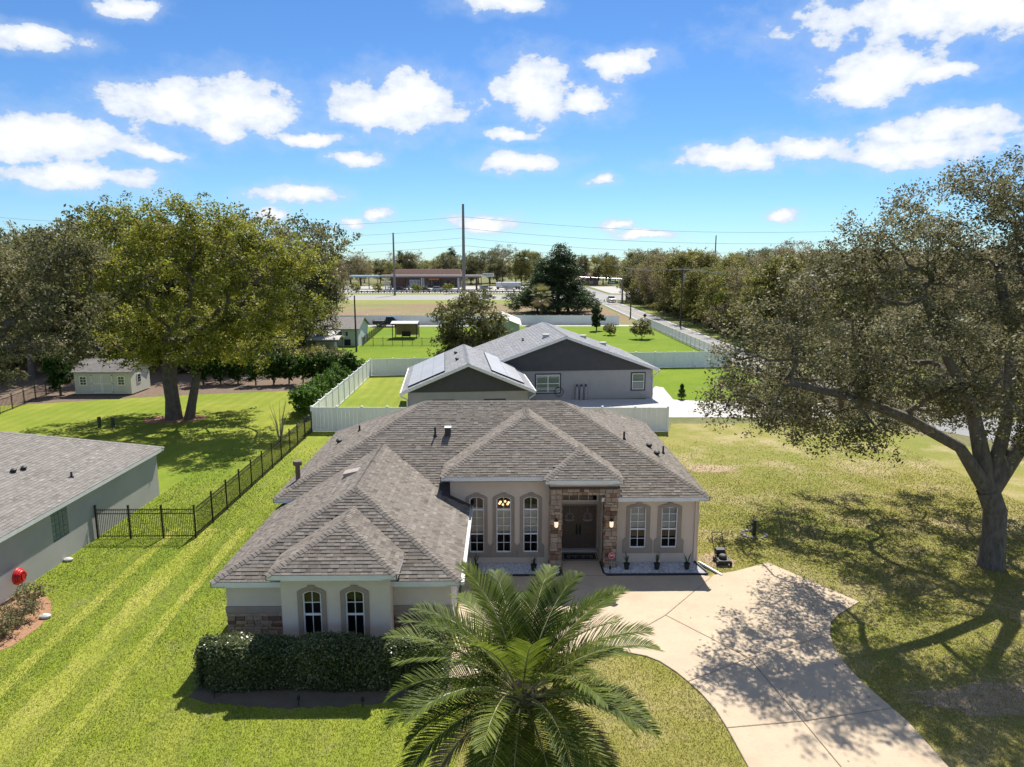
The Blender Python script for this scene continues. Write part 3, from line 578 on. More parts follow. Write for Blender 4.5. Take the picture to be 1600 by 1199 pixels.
# stone wainscot on the garage front: sill band and ledge stones
def stone_wall(x0, x1, z0, z1, y, parent, seed, h=(.09, .17), w=(.18, .42), axis='y', name='stone', depth=.05, sgn=-1):
    r = random.Random(seed); z = z0
    while z < z1-.03:
        hh = min(r.uniform(*h), z1-z); x = x0
        if z1-z-hh < .05: hh = z1-z
        while x < x1-.01:
            ww = r.uniform(*w)
            if x1-x-ww < w[0]*.6: ww = x1-x
            mb = MB(); mb.tone = r.random(); d = depth*r.uniform(.55, 1.15); a, b, c, e = x+.006, x+ww-.006, z+.006, z+hh-.006
            j = lambda: r.uniform(-.008, .008); f0 = y; f1 = y+sgn*d; ch = .014
            base = [(a, c), (b, c), (b, e), (a, e)]; top = [(a+ch+j(), c+ch+j()), (b-ch+j(), c+ch+j()), (b-ch+j(), e-ch+j()), (a+ch+j(), e-ch+j())]
            P = (lambda q, t: (q[0], t, q[1])) if axis == 'y' else (lambda q, t: (t, q[0], q[1]))
            vv = [P(q, f0) for q in base]+[P(q, f0+(f1-f0)*.7) for q in base]+[P(q, f1+sgn*r.uniform(-.006, .006)) for q in top]
            mb.add(vv, [(8, 9, 10, 11)]+[(i, (i+1) % 4, 4+(i+1) % 4, 4+i) for i in range(4)]+[(4+i, 4+(i+1) % 4, 8+(i+1) % 4, 8+i) for i in range(4)])
            mb.build(name, M_STONE, parent); x += ww
        z += hh
for x0, x1, s in ((-8.8, -6.86, 1), (-3.49, -1.65, 2)):
    c = MB(); c.box(x0, x1, GY-.02, GY+.15, -.1, 1.3); core = c.build('stone_wainscot', M_MORTAR, house); stone_wall(x0, x1, .05, 1.3, GY-.02, core, s)
    b = MB(); b.box(x0-.03, x1+(.03 if s == 2 else 0), GY-.06, GY-.001, 1.392, 1.60); b.build('sill_band', M_TRIM, house)
    b = MB(); n = int((x1-x0)/.3)
    for k in range(n): cs = MB(); cs.tone = .75+.2*rnd.random(); xa = x0+(x1-x0)*k/n; cs.box(xa+.005, xa+(x1-x0)/n-.005, GY-.10, GY-.002, 1.303, 1.388); cs.build('sill_stone', M_STONE, core)

# entry: stone piers, arch beam, recess, double door
ent = [(1.90, 2.40), (4.12, 4.64)]
for k, (a, b) in enumerate(ent):
    c = MB(); c.box(a+.04, b-.04, 27.34, 28.2, -.1, 3.42); pier = c.build('stone_pier', M_MORTAR, house)
    stone_wall(a+.03, b-.03, .03, 3.4, 27.34, pier, 11+k, h=(.10, .24), w=(.13, .33)); stone_wall(27.34, 27.86, .03, 3.4, a+.04, pier, 21+k, axis='x', h=(.12, .22), w=(.18, .3)); stone_wall(27.34, 27.86, .03, 3.4, b-.04, pier, 31+k, axis='x', sgn=1, h=(.12, .22), w=(.18, .3))
c = MB(); c.box(2.40, 4.12, 27.36, 27.8, 3.14, 3.42); beam = c.build('entry_beam', M_MORTAR, house); stone_wall(2.40, 4.12, 3.14, 3.4, 27.36, beam, 44, h=(.12, .14), w=(.16, .3))
c = MB(); c.box(1.86, 4.70, 27.28, 28.2, 3.42, 3.50); c.build('entry_cornice', mat('dark_cornice', (.09, .055, .04), .8), house)
c = MB(); c.box(1.88, 4.66, 27.33, 28.2, 3.50, 3.76); c.build('entry_frieze', M_STUCCO, house)
c = MB(); c.box(2.25, 2.40, 28.2, 29.3, 0, 3.3); c.box(4.12, 4.27, 28.2, 29.3, 0, 3.3); c.box(2.40, 2.44, 29.15, 29.3, 0, 3.3); c.box(4.08, 4.12, 29.15, 29.3, 0, 3.3); c.box(2.44, 4.08, 29.15, 29.3, 2.12, 2.24); c.box(2.44, 4.08, 29.15, 29.3, 2.92, 3.3); c.box(2.2, 4.3, 27.8, 29.3, 3.25, 3.3); c.build('entry_recess', M_STUCCO, house)
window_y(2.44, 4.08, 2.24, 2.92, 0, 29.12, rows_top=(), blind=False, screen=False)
mu = MB()
for xx in (2.85, 3.67): mu.box(xx-.011, xx+.011, 29.165, 29.18, 2.29, 2.87)
mu.build('muntin', M_FRAME, house)
fr = MB(); fr.box(2.44, 2.49, 29.13, 29.2, .03, 2.12); fr.box(4.03, 4.08, 29.13, 29.2, .03, 2.12); fr.box(2.49, 4.03, 29.13, 29.2, 2.07, 2.12); fr.build('door_frame', M_TRIM, house)
for k, (a, b) in enumerate(((2.49, 3.257), (3.263, 4.03))):
    d = MB(); d.box(a, b, 29.17, 29.22, .04, 2.07); dr = d.build('door', M_DOOR, house)
    p = MB()
    for z0, z1 in ((.2, .75), (.9, 1.25), (1.4, 1.95)):
        p.box(a+.1, b-.1, 29.155, 29.171, z0, z1); p.box(a+.16, b-.16, 29.148, 29.156, z0+.06, z1-.06)
    p.build('door_panel', M_DOOR, dr)
    hx = b-.07 if k == 0 else a+.07; h = MB(); h.tube([(hx, 29.15, .8), (hx, 29.10, .84), (hx, 29.10, 1.12), (hx, 29.15, 1.16)], .016, 8); h.box(hx-.035, hx+.035, 29.15, 29.168, .74, 1.22); h.build('handle', M_BLACK, dr, smooth=True)
st = MB(); st.box(2.41, 4.11, 26.62, 29.15, -.05, .055); st.build('stoop', M_CONC, house)
st = MB(); st.box(2.44, 4.08, 28.9, 29.16, .056, .12); st.build('threshold', M_CONC2, house)
# ------------------------------------------------------------------ small things at the front of the house
M_LIT = mat('lit_lamp_glass', (1.0, .80, .58), .4, emit=.55); M_BRASS = mat('dark_bronze', (.05, .035, .025), .4, metal=.7); M_BULB = mat('warm_bulb', (1.0, .62, .26), .4, emit=1.6)
M_WREATH = mat('white_wire', (.66, .66, .64), .5)
for x, lab in ((2.15, 'lit lantern wall lamp on the stone pier beside the tall windows'), (4.38, 'lit lantern wall lamp on the stone pier above the red sign')):
    t = thing('wall_lamp', lab, 'wall lamp', (x, 27.28, 1.9), 'entry wall lamps')
    b = MB(); b.box(x-.06, x+.06, 27.27, 27.295, 1.9, 2.1); b.bar((x, 27.28, 2.06), (x, 27.2, 2.12), .02, .02); b.build('bracket', M_BRASS, t)
    b = MB(); b.lathe([(.05, 1.84), (.075, 1.88), (.085, 2.06), (.06, 2.1)], (x, 27.19), 8); b.build('lamp_glass', M_LIT, t)
    b = MB(); b.lathe([(.095, 2.1), (.06, 2.15), (.02, 2.2), (.008, 2.24)], (x, 27.19), 8); b.lathe([(.05, 1.80), (.055, 1.84)], (x, 27.19), 8); b.build('cap', M_BRASS, t)
for a, lab in ((2.87, 'white wire scroll wreath hanging on the entry door beside the tall windows'), (3.65, 'white wire scroll wreath hanging on the entry door nearer the red sign')):
    b = MB(); r = random.Random(int(a*10))
    for k in range(9):
        aa = k*2*pi/9; cx, cz = a+.14*cos(aa), 1.55+.17*sin(aa); b.tube([(cx+.06*cos(t_)*(1-.1*i), 29.135-.004*(i % 3), cz+.06*sin(t_)*(1-.1*i)) for i, t_ in enumerate([aa+j*.9 for j in range(7)])], .007, 5)
    b.tube([(a+.2*cos(t_), 29.13, 1.45+.08*sin(t_)) for t_ in [pi+i*pi/8 for i in range(9)]], .009, 5); b.tube([(a, 29.138, 1.72), (a, 29.138, 1.98)], .005, 4)
    tag(b.build('door_wreath', M_WREATH, None, smooth=True), lab, 'wreath', 'door wreaths')
mt = thing('door_mat', 'black door mat with pale border and curly lettering on the stoop', 'door mat', (3.25, 28.3, .056))
b = MB(); b.box(2.5, 4.0, 28.0, 28.78, .057, .072); b.build('mat_body', M_BLACKP, mt)
M_MATP = mat('mat_print', (.42, .36, .27), .9)
b = MB(); b.ring([(2.57, 28.07), (3.93, 28.07), (3.93, 28.71), (2.57, 28.71)], [(2.53, 28.03), (3.97, 28.03), (3.97, 28.75), (2.53, 28.75)], .072, .076, 'z')
b.build('mat_border', M_MATP, mt)
b = MB(); r = random.Random(4)
for k in range(7):
    x = 2.78+k*.16; b.tube([(x+.05*cos(t_), 28.36+.13*sin(t_*(.5 if k % 2 else 1)), .075) for t_ in [i*2*pi/9*(.7 if k % 3 else 1) for i in range(10)]], .012, 4)
b.build('mat_print', M_MATP, mt)
# red security sign on a stake
t = thing('security_sign', 'small red octagonal security sign on a stake by the stone pier', 'sign', (4.42, 27.2, 0))
b = MB(); b.prism([(4.42+.15*cos(pi/8+k*pi/4), .62+.15*sin(pi/8+k*pi/4)) for k in range(8)], 27.19, 27.205, 'y'); b.build('sign_face', mat('sign_red', (.62, .035, .05), .4), t)
b = MB(); b.ring([(4.42+.125*cos(pi/8+k*pi/4), .62+.125*sin(pi/8+k*pi/4)) for k in range(8)], [(4.42+.14*cos(pi/8+k*pi/4), .62+.14*sin(pi/8+k*pi/4)) for k in range(8)], 27.184, 27.189, 'y')
for k in range(3): b.box(4.345+k*.055, 4.385+k*.055, 27.184, 27.189, .60, .66)
b.build('sign_print', M_WHITE, t); b = MB(); b.box(4.41, 4.43, 27.206, 27.216, 0, .6); b.build('stake', M_STEEL, t)
# white rock beds with black edging
def rock_bed(x0, x1, y0, y1, lab, seed, skew=0):
    t = thing('rock_bed', lab, 'rock bed', ((x0+x1)/2, y0, 0))
    b = MB(); b.prism([(x0, y0), (x1+skew, y0), (x1, y1), (x0, y1)], 0, .03); b.build('bed_base', mat('grey_gravel', (.4, .4, .42), .9), t)
    r = np.random.default_rng(seed); n = int((x1-x0)*(y1-y0)*620); V = []; Q = []; T = []
    base = np.array([[-1, -1, -.6], [1, -1, -.6], [1, 1, -.6], [-1, 1, -.6], [-.6, -.7, .7], [.7, -.6, .6], [.6, .7, .7], [-.7, .6, .55]])
    for k in range(n):
        c = np.array([r.uniform(x0+.03, x1-.03), r.uniform(y0+.04, y1-.04), .035]); s = r.uniform(.014, .032, 3)*np.array([1, 1, .7]); a = r.uniform(0, 6.28); q = base*s+r.normal(0, .003, (8, 3))
        q = np.stack([q[:, 0]*np.cos(a)-q[:, 1]*np.sin(a), q[:, 0]*np.sin(a)+q[:, 1]*np.cos(a), q[:, 2]], 1)+c; V.append(q); b0 = 8*k
        Q += [(b0+4, b0+5, b0+6, b0+7)]+[(b0+i, b0+(i+1) % 4, b0+4+(i+1) % 4, b0+4+i) for i in range(4)]; T += [r.random()]*5
    o = fast_mesh('white_rocks', np.concatenate(V), Q, M_ROCK, T, t); o['kind'] = 'stuff'
    e = MB(); e.tube([(x0, y1, .05), (x0, y0+.15, .05), (x0+.06, y0+.03, .05), (x0+.2, y0, .05), (x1+skew-.2, y0, .05), (x1+skew-.05, y0+.03, .05), (x1+skew, y0+.12, .05), (x1, y1, .05)], .045, 6); e.build('edging', M_BLACKP, t, smooth=True)
rock_bed(4.05, 8.0, 26.66, 27.84, 'white rock bed with black edging under the pair of square windows', 3, .25)
rock_bed(-1.55, 2.32, 26.66, 27.84, 'white rock bed with black edging under the three tall windows', 4)
M_YUCCA = mat('spiky_leaf', (.06, .085, .03), .6, var=.3)
def pot_plant(x, y, lab, seed):
    r = random.Random(seed); t = thing('potted_plant', lab, 'potted plant', (x, y, .05), 'potted spiky plants in the rock beds')
    b = MB(); b.lathe([(.09, .05), (.12, .27), (.13, .27), (.13, .30), (.11, .30), (.105, .27)], (x, y), 12); b.build('pot', M_BLACKP, t)
    b = MB()
    for k in range(14):
        a = r.uniform(0, 6.28); L = r.uniform(.28, .5); l = r.uniform(.08, .3); p0 = Vector((x, y, .28)); p1 = p0+Vector((cos(a)*l*.5, sin(a)*l*.5, L*.6)); p2 = p0+Vector((cos(a)*l*1.1, sin(a)*l*1.1, L)); s = Vector((-sin(a), cos(a), 0))*.016
        b.add([p0-s, p0+s, p1+s, p1-s, p2], [(0, 1, 2, 3), (3, 2, 4)])
    b.build('leaves', M_YUCCA, t)
for k, (px, lab) in enumerate(((979, 'potted spiky plant next to the red sign'), (1026, 'potted spiky plant between the two square windows'), (1073, 'potted spiky plant at the driveway corner of the rock bed'), (743, 'potted spiky plant below the tall window nearest the garage'), (834, 'potted spiky plant below the tall window nearest the entry'))):
    p = g(px, 891 if k < 3 else 893); pot_plant(p.x, p.y, lab, k)
def path_light(x, y, lab, h=.35, head=.045):
    t = thing('garden_light', lab, 'garden light', (x, y, 0), 'low garden lights')
    b = MB(); b.tube([(x, y, 0), (x, y, h)], .012, 6); b.build('stake', M_BLACK, t); b = MB(); b.lathe([(head*.8, h-.02), (head, h), (head, h+.09), (head*.5, h+.12)], (x, y), 8); b.build('lamp_head', M_BLACK, t)
for px, py, lab in ((953, 897, 'black stake light in rocks in front of the stone pier'), (641, 1104, 'small spotlight on the dark ground before the hedge, toward its garage-door end'), (567, 1106, 'small spotlight on the dark ground before the middle of the hedge'), (467, 1104, 'small spotlight on the dark ground before the hedge, third of its row'), (335, 1092, 'small spotlight on the dark ground at the lawn end of the hedge')):
    p = g(px, py); path_light(p.x, p.y, lab, .22)
# downspout and its extension
b = MB(); b.box(7.92, 8.0, 27.77, 27.845, .12, 2.8); t = b.build('downspout', M_STUCCO, house)
b = MB(); b.bar((8.14, 27.7, .10), (8.75, 26.55, .05), .09, .07); b.build('downspout_extension', M_WHITE, house)
# chandelier behind the middle tall window
t = thing('chandelier', 'warm lit chandelier seen through the middle tall window', 'chandelier', (.05, 28.35, 3.5))
b = MB(); b.tube([(.05, 28.35, 3.58), (.05, 28.35, 2.38)], .012, 6)
for k in range(6): a = k*pi/3+.3; b.tube([(.05, 28.35, 2.40), (.05+.11*cos(a), 28.35+.11*sin(a), 2.34), (.05+.2*cos(a), 28.35+.2*sin(a), 2.42)], .009, 6)
b.build('frame', M_BRASS, t, smooth=True)
for k in range(6): a = k*pi/3+.3; b = MB(); b.ball((.05+.2*cos(a), 28.35+.2*sin(a), 2.47), .05, 8); b.build('bulb', M_BULB, t, smooth=True)
# roof fittings (parts of the house)
def on_roof(f, px, py):                                     # photo pixel -> point on roof face
    r = Vector(ray(px, py)); o = Vector((0, 0, CAM_H)); t_ = (f.o-o).dot(f.n)/r.dot(f.n); return o+r*t_
def vent_pipe(f, px, py, h=.3, r_=.045, parent=roof, m=M_BLACKP): p = on_roof(f, px, py); b = MB(); b.tube([p-Vector((0, 0, .1)), p+Vector((0, 0, h))], r_, 8); b.lathe([(r_*2.2, p.z-.06), (r_*1.9, p.z+.03), (r_*1.1, p.z+.08)], (p.x, p.y), 8); b.build('vent_pipe', m, parent)
def goose_vent(f, px, py, parent=roof, s=1.0):
    p = on_roof(f, px, py); b = MB(); b.lathe([(.10*s, p.z-.08), (.10*s, p.z+.10*s)], (p.x, p.y), 10); b.ball((p.x, p.y-.03*s, p.z+.12*s), .15*s, 10, (1, 1.15, .7)); b.build('roof_vent', M_BLACKP, parent, smooth=True)
vent_pipe(fMf, 680, 682, .42); vent_pipe(fMl, 562, 674, .3); goose_vent(fMl, 530, 692); vent_pipe(fMr, 975, 687, .38); vent_pipe(fMr, 1036, 709, .38); goose_vent(fMr, 1014, 699); goose_vent(fMr, 1026, 711)
p = on_roof(fMf, 700, 679); b = MB(); b.box(p.x-.13, p.x+.13, p.y-.14, p.y+.14, p.z-.1, p.z+.32); b.build('roof_vent', mat('vent_brown', (.05, .04, .035), .7), roof); b = MB(); b.box(p.x-.15, p.x+.15, p.y-.16, p.y+.16, p.z+.322, p.z+.35); b.build('vent_cap', M_WHITE, roof)
p = on_roof(fMl, 466, 749); b = MB(); b.lathe([(.10, p.z-.1), (.10, p.z+.62)], (p.x, p.y), 14); b.lathe([(.17, p.z+.621), (.19, p.z+.66), (.19, p.z+.76), (.16, p.z+.80)], (p.x, p.y), 14); b.build('flue', mat('flue_brown', (.16, .10, .08), .6), roof, smooth=True)
p = on_roof(fGl, 551, 739); f = fGl; b = MB(f and Matrix((( *f.u, 0), (*f.v, 0), (*f.n, 0), (0, 0, 0, 1))).transposed()); b.M.translation = p
b.add([(-.28, -.30, .0), (.28, -.30, .0), (.28, .30, .0), (-.28, .30, .0), (-.28, -.30, .17), (.28, -.30, .17), (.28, .30, .03), (-.28, .30, .03)], [(3,2,1,0), (4,5,6,7), (0,1,5,4), (1,2,6,5), (2,3,7,6), (3,0,4,7)]); b.build('roof_vent', mat('vent_tan', (.42, .35, .30), .5), roof)

# ------------------------------------------------------------------ neighbour house, left
nh = thing('stucco_house', 'grey stucco house with grey shingle roof and one glass block window', 'house', (-24, 33, 0))
NX = -18.45; nz = 2.55; ov = .24
nx1, ny0, ny1 = NX+ov, 16.0, 37.25
# hip: ridge along x far left
nhd = (ny1-ny0)/2
M_SHING_N = mat('taupe_shingle', (.2, .2, .2), .93, scale=55, var=.14, tone=[(.175, .155, .138), (.235, .213, .192), (.28, .257, .233), (.35, .322, .295)], bump=.4, bscale=160)
nA = (nx1-nhd*1.0, ny0+nhd, nz+.42*nhd)
fNr = RoofFace([(nx1, ny0, nz), (nx1, ny1, nz), nA]); fNb = RoofFace([(nx1, ny1, nz), (-44, ny1, nz), (-44, ny0+nhd, nA[2]), nA]); fNf = RoofFace([(-44, ny0, nz), (nx1, ny0, nz), nA, (-44, ny0+nhd, nA[2])])
nroof = shingle_roof([fNr, fNb, fNf], nh, M_SHING_N, seed=9, thick=.8, tones=(.5, .16))
cap_row((nx1, ny1, nz), nA, fNr, fNb, nroof, M_SHING_N); cap_row((nx1, ny0, nz), nA, fNr, fNf, nroof, M_SHING_N)
fascia((nx1, ny0), (nx1, ny1), nz, (-1, 0), nh); fascia((nx1, ny1), (-44, ny1), nz, (0, -1), nh)
M_NW = mat('grey_stucco', (.42, .41, .39), .92, var=.06, scale=.8, bump=.25, bscale=50)
gb0, gb1 = 27.85, 28.95
w = MB(); w.box(NX-.15, NX, 16.4, gb0, -.1, 2.5); w.box(NX-.15, NX, gb1, 36.85, -.1, 2.5); w.box(NX-.15, NX, gb0, gb1, -.1, 1.0); w.box(NX-.15, NX, gb0, gb1, 2.32, 2.5); w.box(-40, NX-.151, 36.7, 36.85, -.1, 2.5); w.build('wall', M_NW, nh)
M_GBLOCK = mat('glass_block', (.20, .25, .24), .15, var=.2, scale=8, spec=.8)
gbw = MB(); gbw.box(NX-.13, NX-.09, gb0, gb1, 1.0, 2.32); gwin = gbw.build('window', M_FRAME, nh)
for i in range(4):
    for j in range(6): b = MB(); ya = gb0+.02+i*.268; za = 1.02+j*.217; b.box(NX-.10, NX-.03, ya, ya+.25, za, za+.2); b.build('glass_block', M_GBLOCK, gwin, bevel=.02)
for px, py in ((22, 738), (38, 734)): goose_vent(fNr, px, py, nroof, .8)
vent_pipe(fNr, 112, 746, .25, .045, nroof)
# red hose reel
t = thing('hose_reel', 'red hose reel standing against the grey stucco wall', 'hose reel', (NX+.35, 25.6, 0))
p = g(14, 925); p = Vector((NX+.30, 25.3, .75)); M_RED = mat('red_hose', (.62, .012, .02), .4)
for k in range(3):
    b = MB(); rr = .27-.045*k; b.tube([(p.x-.07+.07*k, p.y+rr*cos(a), p.z+rr*sin(a)) for a in [i*2*pi/18 for i in range(19)]], .055, 8, cap=False); b.build('hose', M_RED, t, smooth=True)
b = MB(); b.tube([(p.x-.09, p.y, p.z), (p.x+.13, p.y, p.z)], .10, 12); b.build('drum', M_RED, t); b = MB(); b.bar((p.x, p.y-.15, 0), (p.x, p.y, p.z), .04, .04); b.bar((p.x, p.y+.15, 0), (p.x, p.y, p.z), .04, .04); b.bar((p.x-.25, p.y, 0), (p.x, p.y, p.z), .04, .04); b.build('stand', M_STEEL, t)
# pale stones at the bed
for k, (px, py, lab) in enumerate(((107, 877, 'white stone on the lawn close to the grey wall'), (71, 966, 'white stone on the rim of the mulch bed'))):
    p = g(px, py); b = MB(); b.ball((p.x, p.y, .07), .17, 10, (1.2, .8, .55)); tag(b.build('stone', mat('pale_stone', (.68, .67, .63), .9), None, smooth=True), lab, 'stone')

# ------------------------------------------------------------------ black metal fence
fx, fy0, fy1 = -13.95, 30.8, 50.85
M_FEN = M_BLACK
def black_fence(name, label, p, q, npan, h=1.42, picks=17, group=None, rails=(.12, 1.18, 1.36), post_h=1.55, first=True, pr=.016, single=True):
    p, q = Vector((*p, 0)), Vector((*q, 0)); t = thing(name, label, 'fence', p, group); d = (q-p)/npan; u = d.normalized(); pk = None
    for i in range(npan+1):
        c = p+d*i
        if i == 0 and not first: continue
        b = MB(Matrix.Translation(c)); b.box(-.034, .034, -.034, .034, 0, post_h); b.box(-.042, .042, -.042, .042, post_h, post_h+.03); b.build('post', M_FEN, t)
    for i in range(npan):
        c = p+d*i
        for z in rails: b = MB(); b.bar(c+u*.05+Vector((0, 0, z)), c+d-u*.05+Vector((0, 0, z)), .03, .035); b.build('rail', M_FEN, t)
        jm = MB()
        for k in range(picks):
            s = c+d*((k+1)/(picks+1))
            if single:
                if pk is None: b = MB(); b.box(-pr/2, pr/2, -pr/2, pr/2, .05, h); pk = b.mesh('picket')
                o = link_mesh('picket', pk, M_FEN, t); o.location = s
            else: jm.box(s.x-pr/2, s.x+pr/2, s.y-pr/2, s.y+pr/2, .05, h)
        if not single: jm.build('pickets', M_FEN, t)['kind'] = 'stuff'
    return t
black_fence('metal_fence', 'short black metal picket fence from the grey stucco wall', (NX+.08, fy0), (fx, fy0), 3, first=True)
black_fence('metal_fence', 'long black metal picket fence running back between the lawns', (fx, fy0+.12), (fx, fy1-.1), 11, first=False, picks=17)

# ------------------------------------------------------------------ white vinyl privacy fences
def vinyl_fence(label, p, q, npan, h=1.83, lastpost=True, firstpost=True, boards=6, m=M_VINYL, group='white vinyl privacy fences'):
    p, q = Vector((*p, 0)), Vector((*q, 0)); t = thing('vinyl_fence', label, 'fence', p, group); d = (q-p)/npan; u = d.normalized(); L = d.length
    ang = math.atan2(u.y, u.x); Rm = Matrix.Rotation(ang, 4, 'Z')
    b = MB(); b.box(-.065, .065, -.065, .065, 0, h+.06); pm = b.mesh('post'); b = MB(); b.add([(-.085, -.085, h+.06), (.085, -.085, h+.06), (.085, .085, h+.06), (-.085, .085, h+.06), (-.085, -.085, h+.085), (.085, -.085, h+.085), (.085, .085, h+.085), (-.085, .085, h+.085), (0, 0, h+.14)], [(3, 2, 1, 0), (0, 1, 5, 4), (1, 2, 6, 5), (2, 3, 7, 6), (3, 0, 4, 7), (4, 5, 8), (5, 6, 8), (6, 7, 8), (7, 4, 8)]); cm = b.mesh('post_cap')
    b = MB(); n = boards; w = (L-.13)/n
    for k in range(n): b.box(.065+k*w+.004, .065+(k+1)*w-.004, -.014+(k % 2)*.003, .014+(k % 2)*.003, .12, h-.09)
    bm_ = b.mesh('boards'); b = MB(); b.box(.066, L-.066, -.03, .03, h-.10, h); rm = b.mesh('top_rail'); b = MB(); b.box(.066, L-.066, -.03, .03, .04, .14); rm2 = b.mesh('bottom_rail')
    for i in range(npan+1):
        if (i == 0 and not firstpost) or (i == npan and not lastpost): continue
        for nm, me in (('post', pm), ('post_cap', cm)): o = link_mesh(nm, me, m, t); o.location = p+d*i; o.rotation_euler[2] = ang
    for i in range(npan):
        for nm, me in (('panel', bm_), ('top_rail', rm), ('bottom_rail', rm2)): o = link_mesh(nm, me, m, t); o.location = p+d*i; o.rotation_euler[2] = ang
    return t
vinyl_fence('white vinyl fence panels behind the beige house, ending at the black metal fence', (-14.0, 51.05), (-6.6, 50.9), 4)
vinyl_fence('long white vinyl fence running back beside the round shrubs', (-14.02, 51.2), (-14.3, 76.2), 11, firstpost=False)
vinyl_fence('white vinyl fence across the back of the grassy pen by the grey house', (-14.25, 76.35), (-5.0, 77.6), 4, firstpost=False)
vinyl_fence('white vinyl fence panels standing beside the concrete patio', (4.9, 50.75), (12.08, 50.62), 3)
vinyl_fence('white vinyl fence from the grey house toward the street', (13.2, 81.3), (26.9, 82.4), 6)
vinyl_fence('far white vinyl fence along the dry field behind the pickup', (-33, 137.2), (2, 137.0), 15)
vinyl_fence('far white vinyl fence along the dry field beyond the fan palm', (2.0, 137.0), (22.4, 136.6), 9, firstpost=False)
# pale open fence along the street
M_PALEF = mat('pale_blue_fence', (.50, .60, .62), .6, var=.1, scale=3)
t = thing('picket_fence', 'pale blue grey open fence along the street', 'fence', (27.3, 84, 0)); 
for k in range(24):
    yy = 84+k*2.27; b = MB(); b.tube([(27.3, yy, 0), (27.3, yy, 1.55)], .04, 6); b.build('post', M_PALEF, t)
    if k < 23:
        b = MB(); b.bar((27.3, yy, 1.5), (27.3, yy+2.27, 1.5), .035, .035); b.bar((27.3, yy, .15), (27.3, yy+2.27, .15), .03, .03); b.build('rail', M_PALEF, t)
        b = MB()
        for j in range(14): b.box(27.29, 27.31, yy+.08+j*.155, yy+.108+j*.155, .1, 1.48)
        b.build('pickets', M_PALEF, t)['kind'] = 'stuff'

# ------------------------------------------------------------------ grey house behind
gh = thing('gabled_house', 'grey house with two dark grey gables and solar panels', 'house', (3, 62, 0))
rot = R(4.6)
def frame_at(x, y): return Matrix.Translation((x, y, 0)) @ Matrix.Rotation(rot, 4, 'Z')
M_SHG = mat('cool_grey_shingle', (.2, .2, .2), .93, scale=20, var=.1, tone=[(.20, .205, .22), (.26, .265, .28), (.31, .315, .33)], bump=.3, bscale=120)
M_GWALL = mat('grey_siding', (.37, .36, .345), .9, var=.05, scale=1.5); M_GDARK = mat('charcoal_siding', (.075, .075, .078), .85, var=.08, scale=2)
def xf(M_, pts): return [tuple(M_ @ Vector(p)) for p in pts]
def gable_wing(M_, hw, length, zE_, slope, over=.45, wall_y0=.5, base=0, seed=1):
    """local: ridge along +y from y=0, centred on x=0"""
    zr_ = zE_+slope*hw
    fl = RoofFace(xf(M_, [(-hw, length, zE_), (-hw, 0, zE_), (0, 0, zr_), (0, length, zr_)])); fr_ = RoofFace(xf(M_, [(hw, 0, zE_), (hw, length, zE_), (0, length, zr_), (0, 0, zr_)]))
    rf = shingle_roof([fl, fr_], gh, M_SHG, seed=seed, exposure=.29, tabs=(.3, .9), thick=1.3)
    cap_row(M_ @ Vector((0, 0, zr_)), M_ @ Vector((0, length, zr_)), fl, fr_, rf, M_SHG, step=.3)
    for sx in (-1, 1):
        b = MB(M_); b.bar((sx*hw, -.012, zE_-.10), (0, -.012, zr_-.10), .024, .22, up=(0, 1, 0)) if False else b.add([(sx*hw, -.02, zE_-.22), (0, -.02, zr_-.22), (0, -.02, zr_-.005), (sx*hw, -.02, zE_-.005), (sx*hw, .004, zE_-.22), (0, .004, zr_-.22), (0, .004, zr_-.005), (sx*hw, .004, zE_-.005)], [(0,1,2,3), (7,6,5,4), (0,4,5,1), (1,5,6,2), (2,6,7,3), (3,7,4,0)]); b.build('bargeboard', M_WHITE, gh)
        b = MB(M_); b.add([(sx*hw, .005, zE_-.05), (0, .005, zr_-.05), (0, wall_y0, zr_-.05), (sx*hw, wall_y0, zE_-.05)], [(0, 1, 2, 3)]); b.build('soffit', M_WHITE, gh)
        b = MB(M_); x_ = sx*(hw+.06); b.box(x_-.06, x_+.06, 0, length, zE_-.15, zE_-.03); b.build('gutter', M_WHITE, gh)
    wx = hw-over
    b = MB(M_); b.box(-wx, wx, wall_y0, wall_y0+.15, base, zE_-.1); b.box(-wx, -wx+.15, wall_y0+.151, length, base, zE_-.1); b.box(wx-.15, wx, wall_y0+.151, length, base, zE_-.1); b.build('wall', M_GWALL, gh)
    b = MB(M_); zt = zE_-.1+slope*over; b.prism([(-wx-.0, zE_-.1), (wx+.0, zE_-.1), (wx, zt-.06), (0, zr_-.10), (-wx, zt-.06)], wall_y0-.06, wall_y0+.14, 'y'); b.build('gable_panel', M_GDARK, gh)
    return rf, fl, fr_
MS = frame_at(-2.55, 52.4); ML = frame_at(5.65, 62.3)
rs, fsl, fsr = gable_wing(MS, 5.0, 12.5, 2.72, .42, seed=21)
rl, fll, flr = gable_wing(ML, 8.45, 15.0, 2.75, .36, over=.42, seed=22)
